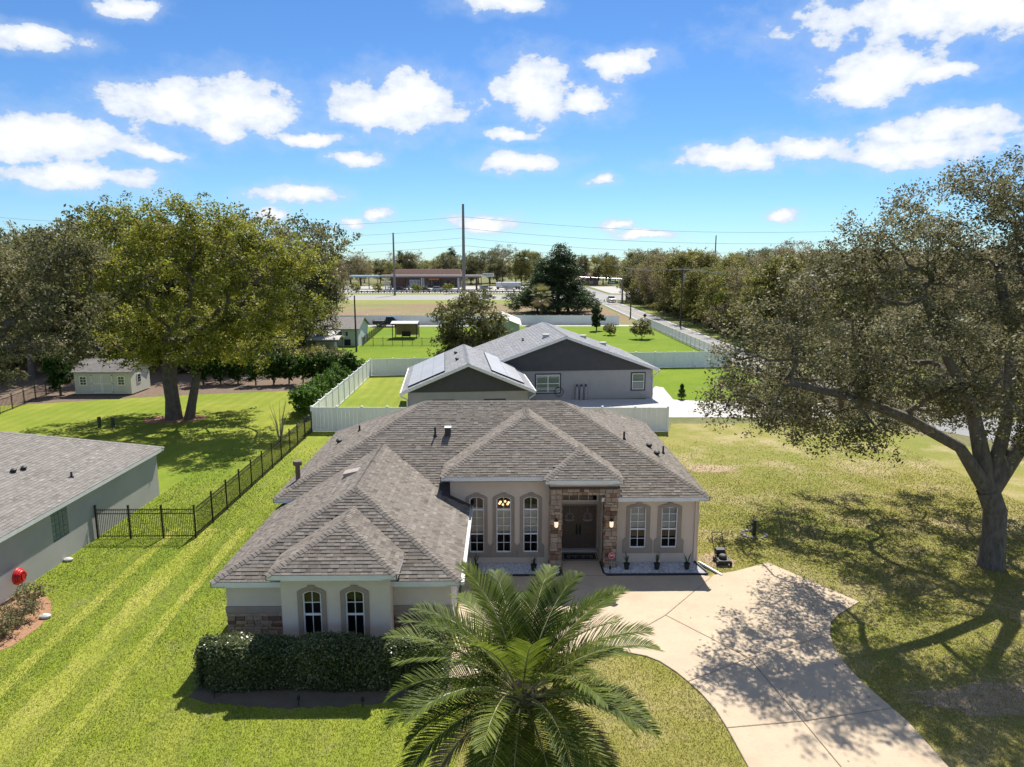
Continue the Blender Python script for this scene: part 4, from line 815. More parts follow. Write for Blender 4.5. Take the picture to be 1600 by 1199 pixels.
def gh_window(M_, x0, x1, z0, z1, y, mull=False):
    b = MB(M_); b.ring([(x0, z0), (x1, z0), (x1, z1), (x0, z1)], [(x0-.13, z0-.13), (x1+.13, z0-.13), (x1+.13, z1+.13), (x0-.13, z1+.13)], y-.03, y+.02, 'y'); w_ = b.build('window', M_GDARK, gh)
    b = MB(M_); b.ring([(x0+.05, z0+.05), (x1-.05, z0+.05), (x1-.05, z1-.05), (x0+.05, z1-.05)], [(x0, z0), (x1, z0), (x1, z1), (x0, z1)], y-.035, y+.02, 'y'); b.box(x0+.05, x1-.05, y-.03, y+.02, (z0+z1)/2-.03, (z0+z1)/2+.03)
    if mull: b.box((x0+x1)/2-.04, (x0+x1)/2+.04, y-.036, y+.021, z0+.05, z1-.05)
    b.build('window_frame', M_FRAME, w_)
    b = MB(M_); b.add([(x0, y+.0-.012, z0), (x1, y-.012, z0), (x1, y-.012, z1), (x0, y-.012, z1)], [(0, 1, 2, 3)]); b.build('pane', mat('reflective_pane', (.10, .16, .15), .05, spec=1.0), w_)
gh_window(ML, 6.15, 7.25, .85, 2.3, .5); gh_window(ML, -2.6, -.5, .7, 2.3, .5, True); gh_window(MS, -2.6, -1.2, 1.3, 1.9, .5); gh_window(MS, 1.3, 2.7, 1.3, 1.9, .5)
def spout(M_, pts): b = MB(M_); b.tube(pts, .05, 8); b.build('downspout', M_WHITE, gh, smooth=True)
spout(ML, [(8.5, .1, 2.62), (8.5, .1, 2.45), (8.1, .42, 2.1), (8.05, .44, 1.9), (8.05, .44, .1)]); spout(MS, [(5.05, .1, 2.58), (5.05, .1, 2.4), (4.65, .42, 2.05), (4.6, .44, 1.9), (4.6, .44, .1)]); spout(MS, [(-5.05, .1, 2.58), (-5.05, .1, 2.4), (-4.6, .42, 2.1), (-4.6, .44, 1.9), (-4.6, .44, .1)])
# solar panels: rows of modules lying on the small wing
M_PV = mat('solar_glass', (.42, .42, .42), .38, var=.08, scale=.6, spec=.5); M_PVF = M_BLACK  # pale grey base colour stands in for sky reflected in the modules
for f, u0, u1, v0, v1, nu, nv in ((fsl, 0, 0, .55, 3.55, 6, 3), (fsr, 0, 0, .8, 3.5, 5, 2)):
    us = [q[0] for q in f.uv]; umin, umax = min(us)+.9, max(us)-.8; Mx = Matrix(((*f.u, 0), (*f.v, 0), (*f.n, 0), (0, 0, 0, 1))).transposed(); Mx.translation = f.o
    lo = min(q[1] for q in f.uv)
    fr0 = MB(Mx); fr0.box(umin-.02, umax+.02, lo+v0-.02, lo+v1+.02, .06, .10); arr = fr0.build('solar_array', M_PVF, gh)
    for i in range(nu):
        for j in range(nv): b = MB(Mx); du, dv = (umax-umin)/nu, (v1-v0)/nv; b.box(umin+i*du+.012, umin+(i+1)*du-.012, lo+v0+j*dv+.012, lo+v0+(j+1)*dv-.012, .101, .13); b.build('solar_panel', M_PV, arr)
for px, py in ((712, 553), (714, 563)): goose_vent(fsl, px, py, rs, 1.1)
for px, py in ((817, 531), (817, 533)): goose_vent(fll, px, py, rl, .9)
for f, px, py in ((fll, 853, 527), (flr, 911, 528), (flr, 942, 539)): p = on_roof(f, px, py); b = MB(); b.box(p.x-.3, p.x+.3, p.y-.3, p.y+.3, p.z-.1, p.z+.28); b.build('roof_vent', mat('vent_pale', (.6, .58, .55), .5), gh)
# tanks and coiled hose against its wall
for k in range(3):
    p = ML @ Vector((1.05+k*.4, .25, 0)); t = thing('gas_cylinder', 'tall slim tank standing in a row against the grey wall', 'tank', p, 'tanks against the grey wall')
    b = MB(); b.lathe([(.13, 0), (.14, .05), (.14, 1.05), (.10, 1.18), (.04, 1.24)], (p.x, p.y), 10); b.build('cylinder', mat('tank_grey', (.35, .35, .35), .4), t, smooth=True); b = MB(); b.lathe([(.07, 1.241), (.09, 1.28), (.09, 1.40), (.05, 1.42)], (p.x, p.y), 8); b.build('valve_cap', M_BLACKP, t)
p = ML @ Vector((-.55, .42, .75)); b = MB(); b.tube([p+Vector((.38*sin(a)*(1+.05*sin(5*a)), -.03*(a/6.3), .42*cos(a))) for a in [i*2*pi/16 for i in range(33)]], .025, 6, cap=False); tag(b.build('garden_hose', M_BLACKP, None, smooth=True), 'dark coiled garden hose hanging on the grey wall', 'hose')
# ------------------------------------------------------------------ vegetation
def leaf_mat(name, tones, transl=.3, rough=.55, spec=.3): return mat(name, (.1, .1, .1), rough, tone=tones, var=.1, scale=3, transl=transl, spec=spec)
L_OAKR = leaf_mat('live_oak_leaf', [(.06, .06, .022), (.135, .128, .05), (.22, .205, .095), (.36, .33, .19)], .48)
L_OAKL = leaf_mat('spring_oak_leaf', [(.07, .085, .010), (.19, .21, .022), (.34, .345, .04), (.50, .47, .09)], .45)
L_DARK = leaf_mat('grey_oak_leaf', [(.06, .066, .024), (.14, .142, .05), (.24, .23, .10), (.38, .35, .20)], .45)
L_WOOD = leaf_mat('wood_leaf', [(.08, .09, .02), (.19, .195, .045), (.31, .285, .08), (.43, .38, .14)], .5)
L_BROWN = leaf_mat('brown_wood_leaf', [(.12, .10, .05), (.24, .20, .10), (.35, .29, .16), (.46, .39, .24)], .48)
L_SHRUB = leaf_mat('shrub_leaf', [(.03, .07, .010), (.07, .15, .018), (.13, .24, .025), (.19, .32, .045)], .4)
L_HEDGE = leaf_mat('hedge_leaf', [(.05, .075, .026), (.11, .15, .05), (.22, .25, .10), (.55, .54, .34)], .4, .3, .6)
L_PINE = leaf_mat('pine_leaf', [(.03, .055, .022), (.065, .105, .038), (.12, .165, .065)], .4)
L_PALM = leaf_mat('palm_leaflet', [(.035, .058, .010), (.08, .12, .014), (.15, .195, .022), (.27, .30, .06)], .42, .6, .2)
L_MID = leaf_mat('mid_tree_leaf', [(.085, .09, .026), (.16, .165, .05), (.26, .25, .09), (.40, .36, .18)], .45)
def unit(v): return v/np.maximum(np.linalg.norm(v, axis=-1, keepdims=True), 1e-9)
def leaf_geo(P, size, r, up=.35, aspect=.5, tone=None, droop=0.0, jit=.35):
    n = len(P); nor = unit(r.normal(0, 1, (n, 3))+np.array([0, 0, up*2])); a = unit(np.cross(nor, r.normal(0, 1, (n, 3)))); a[:, 2] -= droop; a = unit(a); b = unit(np.cross(nor, a))
    s = (size*r.uniform(1-jit, 1+jit, n))[:, None]
    V = np.stack([P-a*s*.5, P+b*s*aspect*.5-a*s*.05, P+a*s*.5, P-b*s*aspect*.5-a*s*.05], 1).reshape(-1, 3)
    Q = np.arange(4*n).reshape(n, 4)
    T = np.clip((tone if tone is not None else .45)+r.normal(0, .2, n), 0, 1)
    return V, Q, T
def grow(trunk, tips, r, seg=.8, wig=.10, fork=0, lift=.25, limbs=()):
    nodes = [np.array(p, float) for p in trunk]; par = [-1]+list(range(len(trunk)-1)); pln = [0.0]
    for i in range(1, len(nodes)): pln.append(pln[-1]+np.linalg.norm(nodes[i]-nodes[i-1]))
    for j0, pts in limbs:
        prev = j0
        for q in pts: nodes.append(np.array(q, float)); par.append(prev); pln.append(pln[prev]*.6+np.linalg.norm(nodes[-1]-nodes[prev])*.6); prev = len(nodes)-1
    order = np.argsort(np.linalg.norm(tips-nodes[-1], axis=1)); term = []
    for k in order:
        t = tips[k]; P = np.array(nodes[fork:]); d = np.linalg.norm(P-t, axis=1); cost = d+.22*np.array(pln[fork:])+np.where(P[:, 2] > t[2]+.5, (P[:, 2]-t[2])*.3, 0)
        j = int(np.argmin(cost))+fork; D = np.linalg.norm(nodes[j]-t); n = max(2, int(D/seg)+1); pj = nodes[par[j]] if par[j] >= 0 else nodes[j]-np.array([0, 0, 1.])
        dr = unit(nodes[j]-pj); c = nodes[j]+dr*D*.32+np.array([0, 0, lift*D*.35]); prev = j
        for i in range(1, n+1):
            s = i/n; q = (1-s)**2*nodes[j]+2*s*(1-s)*c+s*s*t
            if i < n: q = q+r.normal(0, wig*min(1, D/3), 3)
            nodes.append(q); par.append(prev); pln.append(pln[prev]+np.linalg.norm(q-nodes[prev])); prev = len(nodes)-1
        term.append(prev)
    return np.array(nodes), np.array(par), term
def radii(nodes, par, R0, rt=.012, e=2.3):
    n = len(nodes); acc = np.zeros(n); rr = np.zeros(n)
    for i in range(n-1, -1, -1):
        rr[i] = max(rt, acc[i]**(1/e)) if acc[i] > 0 else rt
        if par[i] >= 0: acc[par[i]] += rr[i]**e
    return rt+(rr-rt)*(R0-rt)/max(1e-6, rr[0]-rt)
def wood_geo(nodes, par, rr, sides=6, rmin=0.0):
    idx = [i for i in range(len(nodes)) if par[i] >= 0 and rr[i] >= rmin]; A = nodes[par[idx]]; B = nodes[idx]; ra = np.minimum(rr[par[idx]], rr[idx]*1.6); ra = np.where(np.array(par)[idx] < 1, rr[par[idx]], ra); rb = rr[idx]
    d = unit(B-A); up = np.where(np.abs(d[:, 2:3]) > .9, np.array([[1., 0, 0]]), np.array([[0, 0, 1.]])); a = unit(np.cross(d, up)); b = np.cross(a, d); k = np.arange(sides)*2*pi/sides
    cs, sn = np.cos(k), np.sin(k); ring = a[:, None, :]*cs[None, :, None]+b[:, None, :]*sn[None, :, None]
    V = np.stack([A[:, None]+ring*ra[:, None, None], B[:, None]+d[:, None]*(rb*.3)[:, None, None]+ring*rb[:, None, None]], 1).reshape(-1, 3)
    m = len(idx); base = (np.arange(m)*2*sides)[:, None]; kk = np.arange(sides)[None]; k2 = (kk+1) % sides
    Q = np.stack([base+kk, base+k2, base+sides+k2, base+sides+kk], -1).reshape(-1, 4)
    return V, Q
def lobe_points(lobes, n, r, shell=.55):
    w = np.array([l[1][0]*l[1][1]*l[1][2] for l in lobes])**.8; k = r.choice(len(lobes), n, p=w/w.sum()); u = unit(r.normal(0, 1, (n, 3)))*(r.random((n, 1))**(1/3*shell))
    return np.array([l[0] for l in lobes])[k]+u*np.array([l[1] for l in lobes])[k]
def tree(name, label, cat, trunk, R0, lobes, ntips, nleaf, leaf, lm, seed, group=None, bark=None, fork=None, sig=.45, seg=.8, up=.35, aspect=.5, wig=.1, extra=(), rmin=0.004, droop=0, shell=.55, tone=None, rt=.012, lift=.25, density=None, flare=1.5, limbs=(), limb_r=.26, inner=.35, ctone=.16, nsub=6, cl=.42):
    r = np.random.default_rng(seed); base = trunk[0]; t = thing(name, label, cat, tuple(base), group)
    tips = lobe_points(lobes, ntips, r, shell); fk = len(trunk)-1 if fork is None else fork
    nodes, par, term = grow(trunk, tips, r, seg, wig, fk, lift, limbs); rr = radii(nodes, par, R0, rt)
    for i in range(1, len(trunk)): rr[i] = max(rr[i], R0*(1-.35*i/len(trunk)))
    rr[0] = R0*flare; q_ = len(trunk)
    for j0, pts in limbs:
        for i in range(len(pts)): rr[q_] = max(rr[q_], limb_r*(1-.6*i/len(pts))); q_ += 1
    V, Q = wood_geo(nodes, par, rr, 8 if R0 > .3 else 6, rmin); bk = bark or M_BARK
    nl = len(trunk)-1
    tv = fast_mesh('trunk', V, Q, bk, np.full(len(Q), .5), t, smooth=True)
    small = np.where(rr < max(.045, rt*2.5))[0]; small = small[small >= len(trunk)]
    nt_ = int(nleaf*(1-inner)); c = np.concatenate([r.choice(small, nleaf-nt_), r.choice(np.array(term), nt_)]); off = r.normal(0, sig, (len(nodes), nsub, 3))*np.array([1, 1, .75]); kk = r.integers(0, nsub, nleaf)
    P = nodes[c]+off[c, kk]+r.normal(0, sig*cl, (nleaf, 3))*np.array([1, 1, .8])
    tipt = (r.normal(0, ctone, (len(nodes), 1))+r.normal(0, ctone*.6, (len(nodes), nsub)))[c, kk]
    LV, LQ, LT = leaf_geo(P, leaf, r, up, aspect, tipt+(.45 if tone is None else tone), droop)
    fast_mesh('crown', LV, LQ, lm, LT, t)
    return t
def lob(px, py, Y, rx, rz, ry=None):                        # lobe from a photo outline at depth Y
    c = pl(px, py, Y); k = Y*1.01/F_PX; return (tuple(c), (rx*k, ry if ry else max(rx, rz)*k*.9, rz*k))

# --- big oak beside the driveway
OY = 27.34
lobes = [lob(1500, 335, 28, 95, 55), lob(1405, 385, 27, 75, 50), lob(1560, 300, 29, 70, 45), lob(1325, 430, 26.5, 70, 50), lob(1245, 480, 26, 65, 50), lob(1190, 545, 26, 55, 45), lob(1128, 598, 25.5, 42, 26), lob(1190, 640, 25, 75, 26),
         lob(1300, 555, 27, 90, 60), lob(1310, 655, 25, 85, 30), lob(1420, 510, 25, 105, 70), lob(1540, 460, 27, 95, 90), lob(1610, 380, 29, 85, 90), lob(1650, 540, 28, 90, 100), lob(1480, 610, 24.5, 75, 40), lob(1400, 600, 30.5, 90, 50), lob(1530, 560, 31.5, 90, 70), lob(1700, 420, 27, 90, 90), lob(1760, 560, 27, 90, 90), lob(1600, 660, 23.5, 60, 40), lob(1395, 330, 29, 30, 22), lob(1330, 340, 28.5, 22, 14), lob(1700, 700, 25, 70, 50), lob(1290, 600, 34, 70, 36), lob(1390, 610, 35.5, 70, 40), lob(1480, 600, 36, 70, 50), lob(1560, 560, 35.5, 70, 60), lob(1430, 520, 34, 70, 50), lob(1340, 540, 33, 60, 45), lob(1620, 620, 34, 70, 50), lob(1250, 630, 36, 70, 30), lob(1340, 640, 38, 70, 30), lob(1450, 640, 38, 70, 34), lob(1230, 590, 30, 60, 40), lob(1180, 600, 28, 50, 35), lob(1520, 640, 33, 60, 34), lob(1190, 628, 35, 55, 28), lob(1150, 615, 34, 40, 22), lob(1290, 655, 37.5, 60, 26), lob(1640, 560, 21.5, 80, 60), lob(1570, 640, 21.5, 45, 32), lob(1700, 640, 20, 70, 50), lob(1250, 640, 28, 70, 34), lob(1370, 640, 29, 60, 30)]
fk = pl(1545, 770, OY)
tr = [(20.15, 27.34, -.1), (20.12, 27.34, 1.2), (20.05, 27.34, 2.4), (fk.x, OY, fk.z)]
limbs = [[pl(1500, 700, 27.0), pl(1420, 655, 26.6), pl(1330, 620, 26.3), pl(1240, 600, 26)], [pl(1520, 640, 27.6), pl(1470, 540, 27.5), pl(1440, 450, 27.5)], [pl(1572, 660, 27.4), pl(1580, 540, 27.8), pl(1560, 420, 28)], [pl(1620, 660, 27), pl(1680, 560, 27)]]
t_oak = tree('oak_tree', 'big spreading live oak with sparse grey green leaves beside the driveway', 'tree', tr, .43, lobes, 760, 175000, .13, L_OAKR, 11, up=.6, nsub=6, cl=.38, sig=.42, seg=.7, wig=.16, aspect=.5, shell=.8, rt=.014, lift=.12, tone=.55, flare=1.25, inner=.3, ctone=.18, limbs=[(3, l) for l in limbs], limb_r=.21)
# --- yellow-green oak on the back lawn
lobes = [lob(270, 345, 55, 80, 35), lob(190, 375, 56, 60, 50), lob(345, 365, 55, 80, 45), lob(420, 400, 55, 70, 45), lob(475, 440, 54, 34, 45), lob(250, 430, 53, 115, 60), lob(360, 465, 53, 95, 55), lob(440, 490, 55, 55, 55), lob(190, 480, 55, 70, 55), lob(300, 530, 52, 90, 32), lob(400, 535, 54, 50, 35), lob(140, 420, 57, 50, 60), lob(235, 510, 58, 90, 50), lob(350, 520, 59, 90, 40), lob(500, 465, 55, 18, 25), lob(225, 555, 52, 40, 18)]
b0 = g(272, 655); t_oakl = tree('oak_tree', 'broad yellow green oak with several trunks on the back lawn', 'tree', [(b0.x, b0.y, -.1), (b0.x, b0.y, 1.5), (b0.x-.1, b0.y, 3.2), (b0.x+.1, b0.y, 5.0)], .55, lobes, 300, 90000, .22, L_OAKL, 12, fork=1, up=.7, nsub=7, cl=.36, sig=.62, seg=1.0, wig=.22, shell=.9, lift=.15, tone=.52, inner=.14, ctone=.2, flare=1.3, rt=.02)
b = MB(); p0 = Vector((b0.x+1.3, b0.y+.1, 0)); b.tube([p0+Vector((-.15, 0, -.1)), p0+Vector((.15, 0, 1.2)), p0+Vector((.6, 0, 3)), p0+Vector((1.7, -.2, 5.6)), p0+Vector((3.4, -.3, 8))], [.42, .34, .3, .24, .12], 10); b.build('second_trunk', M_BARK, t_oakl, smooth=True)
# --- dark oak reaching in over the neighbour's roof
lobes = [lob(30, 400, 46, 110, 60), lob(90, 470, 45, 80, 50), lob(-60, 470, 46, 110, 90), lob(60, 545, 44, 70, 30), lob(-20, 560, 45, 80, 40), lob(120, 410, 47, 50, 40), lob(-120, 400, 46, 100, 90), lob(120, 520, 44.5, 40, 30)]
b1 = g(-120, 700); tree('oak_tree', 'dark grey green oak leaning in over the neighbour roof', 'tree', [(b1.x, b1.y, 0), (b1.x+.5, b1.y, 2), (b1.x+1.6, b1.y-.3, 4.5), tuple(pl(-20, 545, 45))], .6, lobes, 260, 48000, .2, L_DARK, 13, inner=.2, ctone=.2, sig=.45, seg=.9, wig=.2, fork=2, shell=.8)

# --- generic wood trees (built once, copied)
def proto(kind, seed):
    r = np.random.default_rng(seed)
    if kind == 'oak': lobes = [((r.normal(0, 2.6), r.normal(0, 2.6), r.uniform(3.5, 12.5)), (r.uniform(1.8, 3.2), r.uniform(1.8, 3.2), r.uniform(1.3, 2.2))) for _ in range(20)]; a = dict(ntips=210, nleaf=15000, leaf=.36, lm=L_WOOD, sig=.55)
    if kind == 'bare': lobes = [((r.normal(0, 2.3), r.normal(0, 2.3), r.uniform(3, 14)), (r.uniform(1.5, 2.6), r.uniform(1.5, 2.6), r.uniform(1.3, 2.4))) for _ in range(19)]; a = dict(ntips=240, nleaf=12000, leaf=.29, lm=L_BROWN, sig=.5)
    if kind == 'green': lobes = [((r.normal(0, 1.6), r.normal(0, 1.6), r.uniform(3, 10)), (r.uniform(1.5, 2.4), r.uniform(1.5, 2.4), r.uniform(1.2, 2.0))) for _ in range(12)]; a = dict(ntips=120, nleaf=9000, leaf=.36, lm=L_OAKL, sig=.5, tone=.25)
    if kind == 'pine': lobes = [((r.normal(0, .4+1.9*(1-h)), r.normal(0, .4+1.9*(1-h)), 2+h*12.5), (1.0+1.9*(1-h), 1.0+1.9*(1-h), 1.1)) for h in np.linspace(.0, 1, 18)]; a = dict(ntips=240, nleaf=24000, leaf=.34, lm=L_PINE, sig=.6)
    if kind == 'dark': lobes = [((r.normal(0, 2.5), r.normal(0, 2.5), r.uniform(3, 12.5)), (r.uniform(1.7, 3.0), r.uniform(1.7, 3.0), r.uniform(1.3, 2.2))) for _ in range(20)]; a = dict(ntips=210, nleaf=15000, leaf=.36, lm=L_DARK, sig=.55)
    H_ = 5 if kind != 'pine' else 10
    return tree({'pine': 'pine_tree'}.get(kind, 'wood_tree'), 'x', 'tree', [(0, 0, -.2), (.05, 0, 2), (0, .1, H_)], .26, lobes, seed=seed, fork=1, seg=1.3, rmin=.012, rt=.02, **a)
PROT = {k: [proto(k, s+j) for j in range(2)] for k, s in (('oak', 31), ('bare', 41), ('green', 51), ('pine', 61), ('dark', 71))}
USED = set()
def put_tree(kind, x, y, h, label, group, seed, z=0):
    r = random.Random(seed); p = PROT[kind][seed % 2]; key = (kind, seed % 2)
    o = p if key not in USED else copy_tree(p); USED.add(key)
    s = h/15.0; o.location = (x, y, z); o.scale = (s*r.uniform(.85, 1.2), s*r.uniform(.85, 1.2), s); o.rotation_euler = (0, 0, r.uniform(0, 6.28)); tag(o, label, 'tree', group); return o
rt_ = random.Random(99)
KL = {'oak': 'olive green tree', 'bare': 'thin brownish half bare tree', 'green': 'bright green leafy tree', 'pine': 'dark conical evergreen tree', 'dark': 'grey green tree'}
n = 0
def scatter(pts, kinds, hs, where, group):
    global n
    for (x, y) in pts:
        k = rt_.choice(kinds); n += 1; put_tree(k, x, y, rt_.uniform(*hs), KL[k]+' '+where, group, n)
# wood behind the shed
scatter([(-78+i*4.6+rt_.uniform(-1.2, 1.2), 78+rt_.uniform(-6, 10)+(i % 3)*7) for i in range(12)], ['dark', 'dark', 'bare', 'oak'], (15, 19.5), 'in the wood behind the garden shed', 'trees in the wood behind the shed')
scatter([(-74+i*5.5+rt_.uniform(-1, 1), 104+rt_.uniform(-5, 12)) for i in range(9)], ['dark', 'oak', 'bare'], (15, 19), 'in the wood behind the garden shed', 'trees in the wood behind the shed')
scatter([(-34, 88), (-31.5, 96), (-37, 92)], ['green'], (10, 13), 'beside the white outbuilding', 'trees beside the white outbuilding')
scatter([(-52, 150), (-46, 168), (-58, 176), (-64, 190), (-44, 190), (-70, 160), (-78, 186), (-52, 205)], ['bare', 'bare', 'dark'], (12, 17), 'by the highway left of the petrol station', 'trees by the highway')
# wood along the street
pts = []
for row in range(5):
    for i in range(15): pts.append((38.5+row*7.5+rt_.uniform(-1.6, 1.6)+max(0, (i-9))*.3, 92+i*9+rt_.uniform(-3, 3)))
scatter(pts, ['bare', 'bare', 'oak', 'bare', 'oak', 'dark', 'green'], (10.5, 15.5), 'in the wood across the street', 'trees in the wood across the street')
scatter([(44+i*6.2+rt_.uniform(-2, 2), 84+rt_.uniform(-6, 6)) for i in range(9)], ['bare', 'oak', 'dark'], (11, 14), 'in the wood across the street', 'trees in the wood across the street')
# far tree line
scatter([(-240+i*4.4+rt_.uniform(-2, 2), 352+(i % 3)*18+rt_.uniform(-8, 8)) for i in range(112)], ['dark', 'oak', 'bare', 'dark', 'pine'], (12.5, 19), 'in the far tree line beyond the petrol station', 'trees of the far tree line')
scatter([(50+i*8+rt_.uniform(-3, 3), 270+rt_.uniform(-10, 60)) for i in range(22)], ['dark', 'oak', 'bare', 'bare'], (13, 19), 'in the far wood past the crossing', 'trees of the far wood past the crossing')
# evergreen group at the field
for (px, Y, h, s) in ((852, 168, 13.2, 1), (872, 166, 14.8, 2), (888, 172, 11.8, 3), (840, 172, 9.5, 4)):
    p = pl(px, 470, Y); o = put_tree('pine', p.x, Y, h, 'dark evergreen of the dense group behind the fan palm', 'evergreens behind the fan palm', s); o.scale = (o.scale[0]*1.35, o.scale[1]*1.35, o.scale[2])

# --- single trees and shrubs
c = g(735, 572); Y = c.y
tree('leafy_tree', 'rounded light leaved tree with many thin stems beyond the solar roof', 'tree', [(c.x, Y, 0), (c.x, Y, 1.0), (c.x+.1, Y, 2)], .16, [lob(735, 505, Y, 48, 40), lob(700, 490, Y, 22, 22), lob(775, 510, Y+.5, 28, 25), lob(745, 470, Y, 26, 14), lob(735, 550, Y, 45, 26), lob(700, 545, Y, 22, 26), lob(770, 550, Y, 22, 20)], 220, 16000, .34, L_MID, 81, fork=0, sig=.42, seg=.9)
def bush(name, label, x, y, rx, ry, h, nleaf, leaf, lm, seed, group=None, stem=.35, cat='shrub', tone=None, up=.5):
    lobes = [((x, y, h*.62), (rx*.8, ry*.8, h*.34)), ((x-.35*rx, y, h*.5), (rx*.6, ry*.6, h*.3)), ((x+.35*rx, y+.2*ry, h*.5), (rx*.6, ry*.6, h*.32)), ((x, y-.35*ry, h*.45), (rx*.65, ry*.55, h*.3))]
    return tree(name, label, cat, [(x, y, 0), (x, y, h*.12), (x, y, h*.25)], max(.03, h*.022), lobes, 60, nleaf, leaf, lm, seed, group, sig=min(rx, h)*.13, seg=h*.15, fork=0, shell=.45, tone=tone, up=up, flare=1.2, rt=.008)
for k in range(10):
    f = k/9; x = -15.95-.1*f+rnd.uniform(-.12, .12); y = 56.0+f*19.5; bush('round_shrub', 'bright green rounded shrub in the row along the white vinyl fence', x, y, 1.2, 1.35, 2.5+rnd.uniform(-.2, .3), 3600, .2, L_SHRUB, 100+k, 'round shrubs along the white fence', tone=.5)
for k, px in enumerate((318, 345, 372, 400, 428, 452, 474, 497, 520, 545)):
    p = g(px, 602-(k % 3)); bush('hedge_tree', 'dark green hedge tree on a bare stem behind the back lawn', p.x, p.y, 1.05, 1.0, 3.5+rnd.uniform(-.3, .4), 3400, .22, L_SHRUB, 120+k, 'hedge trees behind the back lawn', tone=.18)
p = g(95, 618); bush('evergreen_shrub', 'tall dark evergreen shrub beside the cream garden shed', p.x, p.y, 1.3, 1.2, 4.4, 5200, .22, L_SHRUB, 140, tone=.02)
p = g(932, 517); bush('young_tree', 'young dark magnolia tree on the lush far lawn', p.x, p.y, 1.3, 1.3, 4.9, 2600, .42, L_PINE, 141, cat='tree')
p = g(953, 524); bush('flowering_shrub', 'low loose shrub beside the young magnolia', p.x, p.y, 1.3, 1.2, 2.0, 900, .3, L_MID, 142)
p = g(1003, 530); bush('small_tree', 'small round topped tree near the pale fence on the lush lawn', p.x, p.y, 1.9, 1.8, 3.2, 2000, .3, L_MID, 143, cat='tree')
p = g(1050, 720); bush('side_shrub', 'green shrub row beside the right wall of the beige house', 9.2, 37.5, .8, 2.0, 1.5, 4200, .13, L_SHRUB, 144, tone=.35)
p = g(667, 615); bush('low_shrub', 'small reddish shrub in the pen behind the white fence', p.x, p.y-4, .6, .5, 1.0, 700, .16, L_BROWN, 145)
p = g(30, 965)
for k, (px, py) in enumerate(((52, 945), (30, 972), (8, 995))):
    q = g(px, py); bush('sparse_shrub', ('sparse grey green shrub in the mulch bed nearest the hose reel', 'sparse grey green shrub in the middle of the mulch bed', 'sparse grey green shrub at the outer end of the mulch bed')[k], q.x, q.y, .65, .6, .85, 1000, .085, L_DARK, 146+k, 'sparse shrubs in the mulch bed', tone=.6)
# bare multi-stemmed crape myrtle
p = g(438, 690); t = thing('bare_tree', 'bare multi stemmed young tree by the black fence', 'tree', p); b = MB(); r = random.Random(5)
for k in range(13):
    a = r.uniform(0, 6.28); l = r.uniform(.3, .8); hh = r.uniform(2.0, 3.0); b.tube([p+Vector((cos(a)*.06, sin(a)*.06, 0)), p+Vector((cos(a)*l*.4, sin(a)*l*.4, hh*.5)), p+Vector((cos(a)*l, sin(a)*l, hh))], [.028, .02, .007], 5)
b.build('stems', mat('pale_bark', (.26, .21, .16), .9), t)
# topiary cone by the far drive
p = g(1065, 624); t = thing('topiary', 'small tiered topiary cone beside the pale concrete drive', 'topiary', p); r = np.random.default_rng(3)
for k in range(3): P = r.normal(0, 1, (420, 3)); P = unit(P)*(r.random((420, 1))**.4)*np.array([.42-.12*k, .42-.12*k, .24])+np.array([p.x, p.y, .35+.42*k]); V, Q, T = leaf_geo(P, .13, r, .4, tone=.1); fast_mesh('foliage_tier', V, Q, L_SHRUB, T, t)
b = MB(); b.tube([p, p+Vector((0, 0, 1.3))], .03, 6); b.build('stem', M_BARK, t)

# --- clipped hedge in front of the garage wing
hd_ = thing('clipped_hedge', 'clipped dark green hedge in front of the garage windows', 'hedge', (-5.6, 19.9, 0)); r = np.random.default_rng(77)
def hedge_shape(n):
    x = r.uniform(-8.95, -1.8, n); yc = 19.75+.0*x; side = r.random(n); P = np.zeros((n, 3)); T = np.zeros(n)
    hy = .78; top = 1.30+.05*np.sin(x*2.1)+.03*np.sin(x*5.3)
    y0 = 19.12+.06*np.sin(x*1.7)+np.where(x < -8.5, (-8.5-x)*.8, 0)+np.where(x > -2.2, (x+2.2)*.8, 0); y1 = 19.88+.05*np.sin(x*2.3)
    a = side < .45; b_ = (side >= .45) & (side < .93); c_ = side >= .93
    y = r.uniform(0, 1, n)
    P[:, 0] = x; P[:, 1] = np.where(a, y0+(y1-y0)*y, np.where(b_, y0-.02, y0+(y1-y0)*y)); P[:, 2] = np.where(a, top, r.uniform(.06, 1.0, n)*top)
    P[c_, 0] = np.where(r.random(c_.sum()) < .5, -8.95, -1.85)
    rad = np.clip((P[:, 2]-top+.2)/.2, 0, 1)*np.clip((y0+.22-P[:, 1])/.22, 0, 1); P[:, 1] += rad*.10; P[:, 2] -= rad*.07
    P += r.normal(0, 1, (n, 3))*np.array([.05, .05, .045]); return P
P = hedge_shape(70000); V, Q, T = leaf_geo(P, .075, r, .7, .6, tone=.42+.08*np.sin(P[:, 0]*3)); fast_mesh('foliage', V, Q, L_HEDGE, T, hd_)
b = MB(); b.prism([(-8.8, 19.6), (-8.4, 19.28), (-2.3, 19.28), (-2.0, 19.5), (-2.0, 19.78), (-8.8, 19.78)], .05, 1.16); b.build('branch_core', mat('hedge_core', (.012, .014, .008), 1.0), hd_)

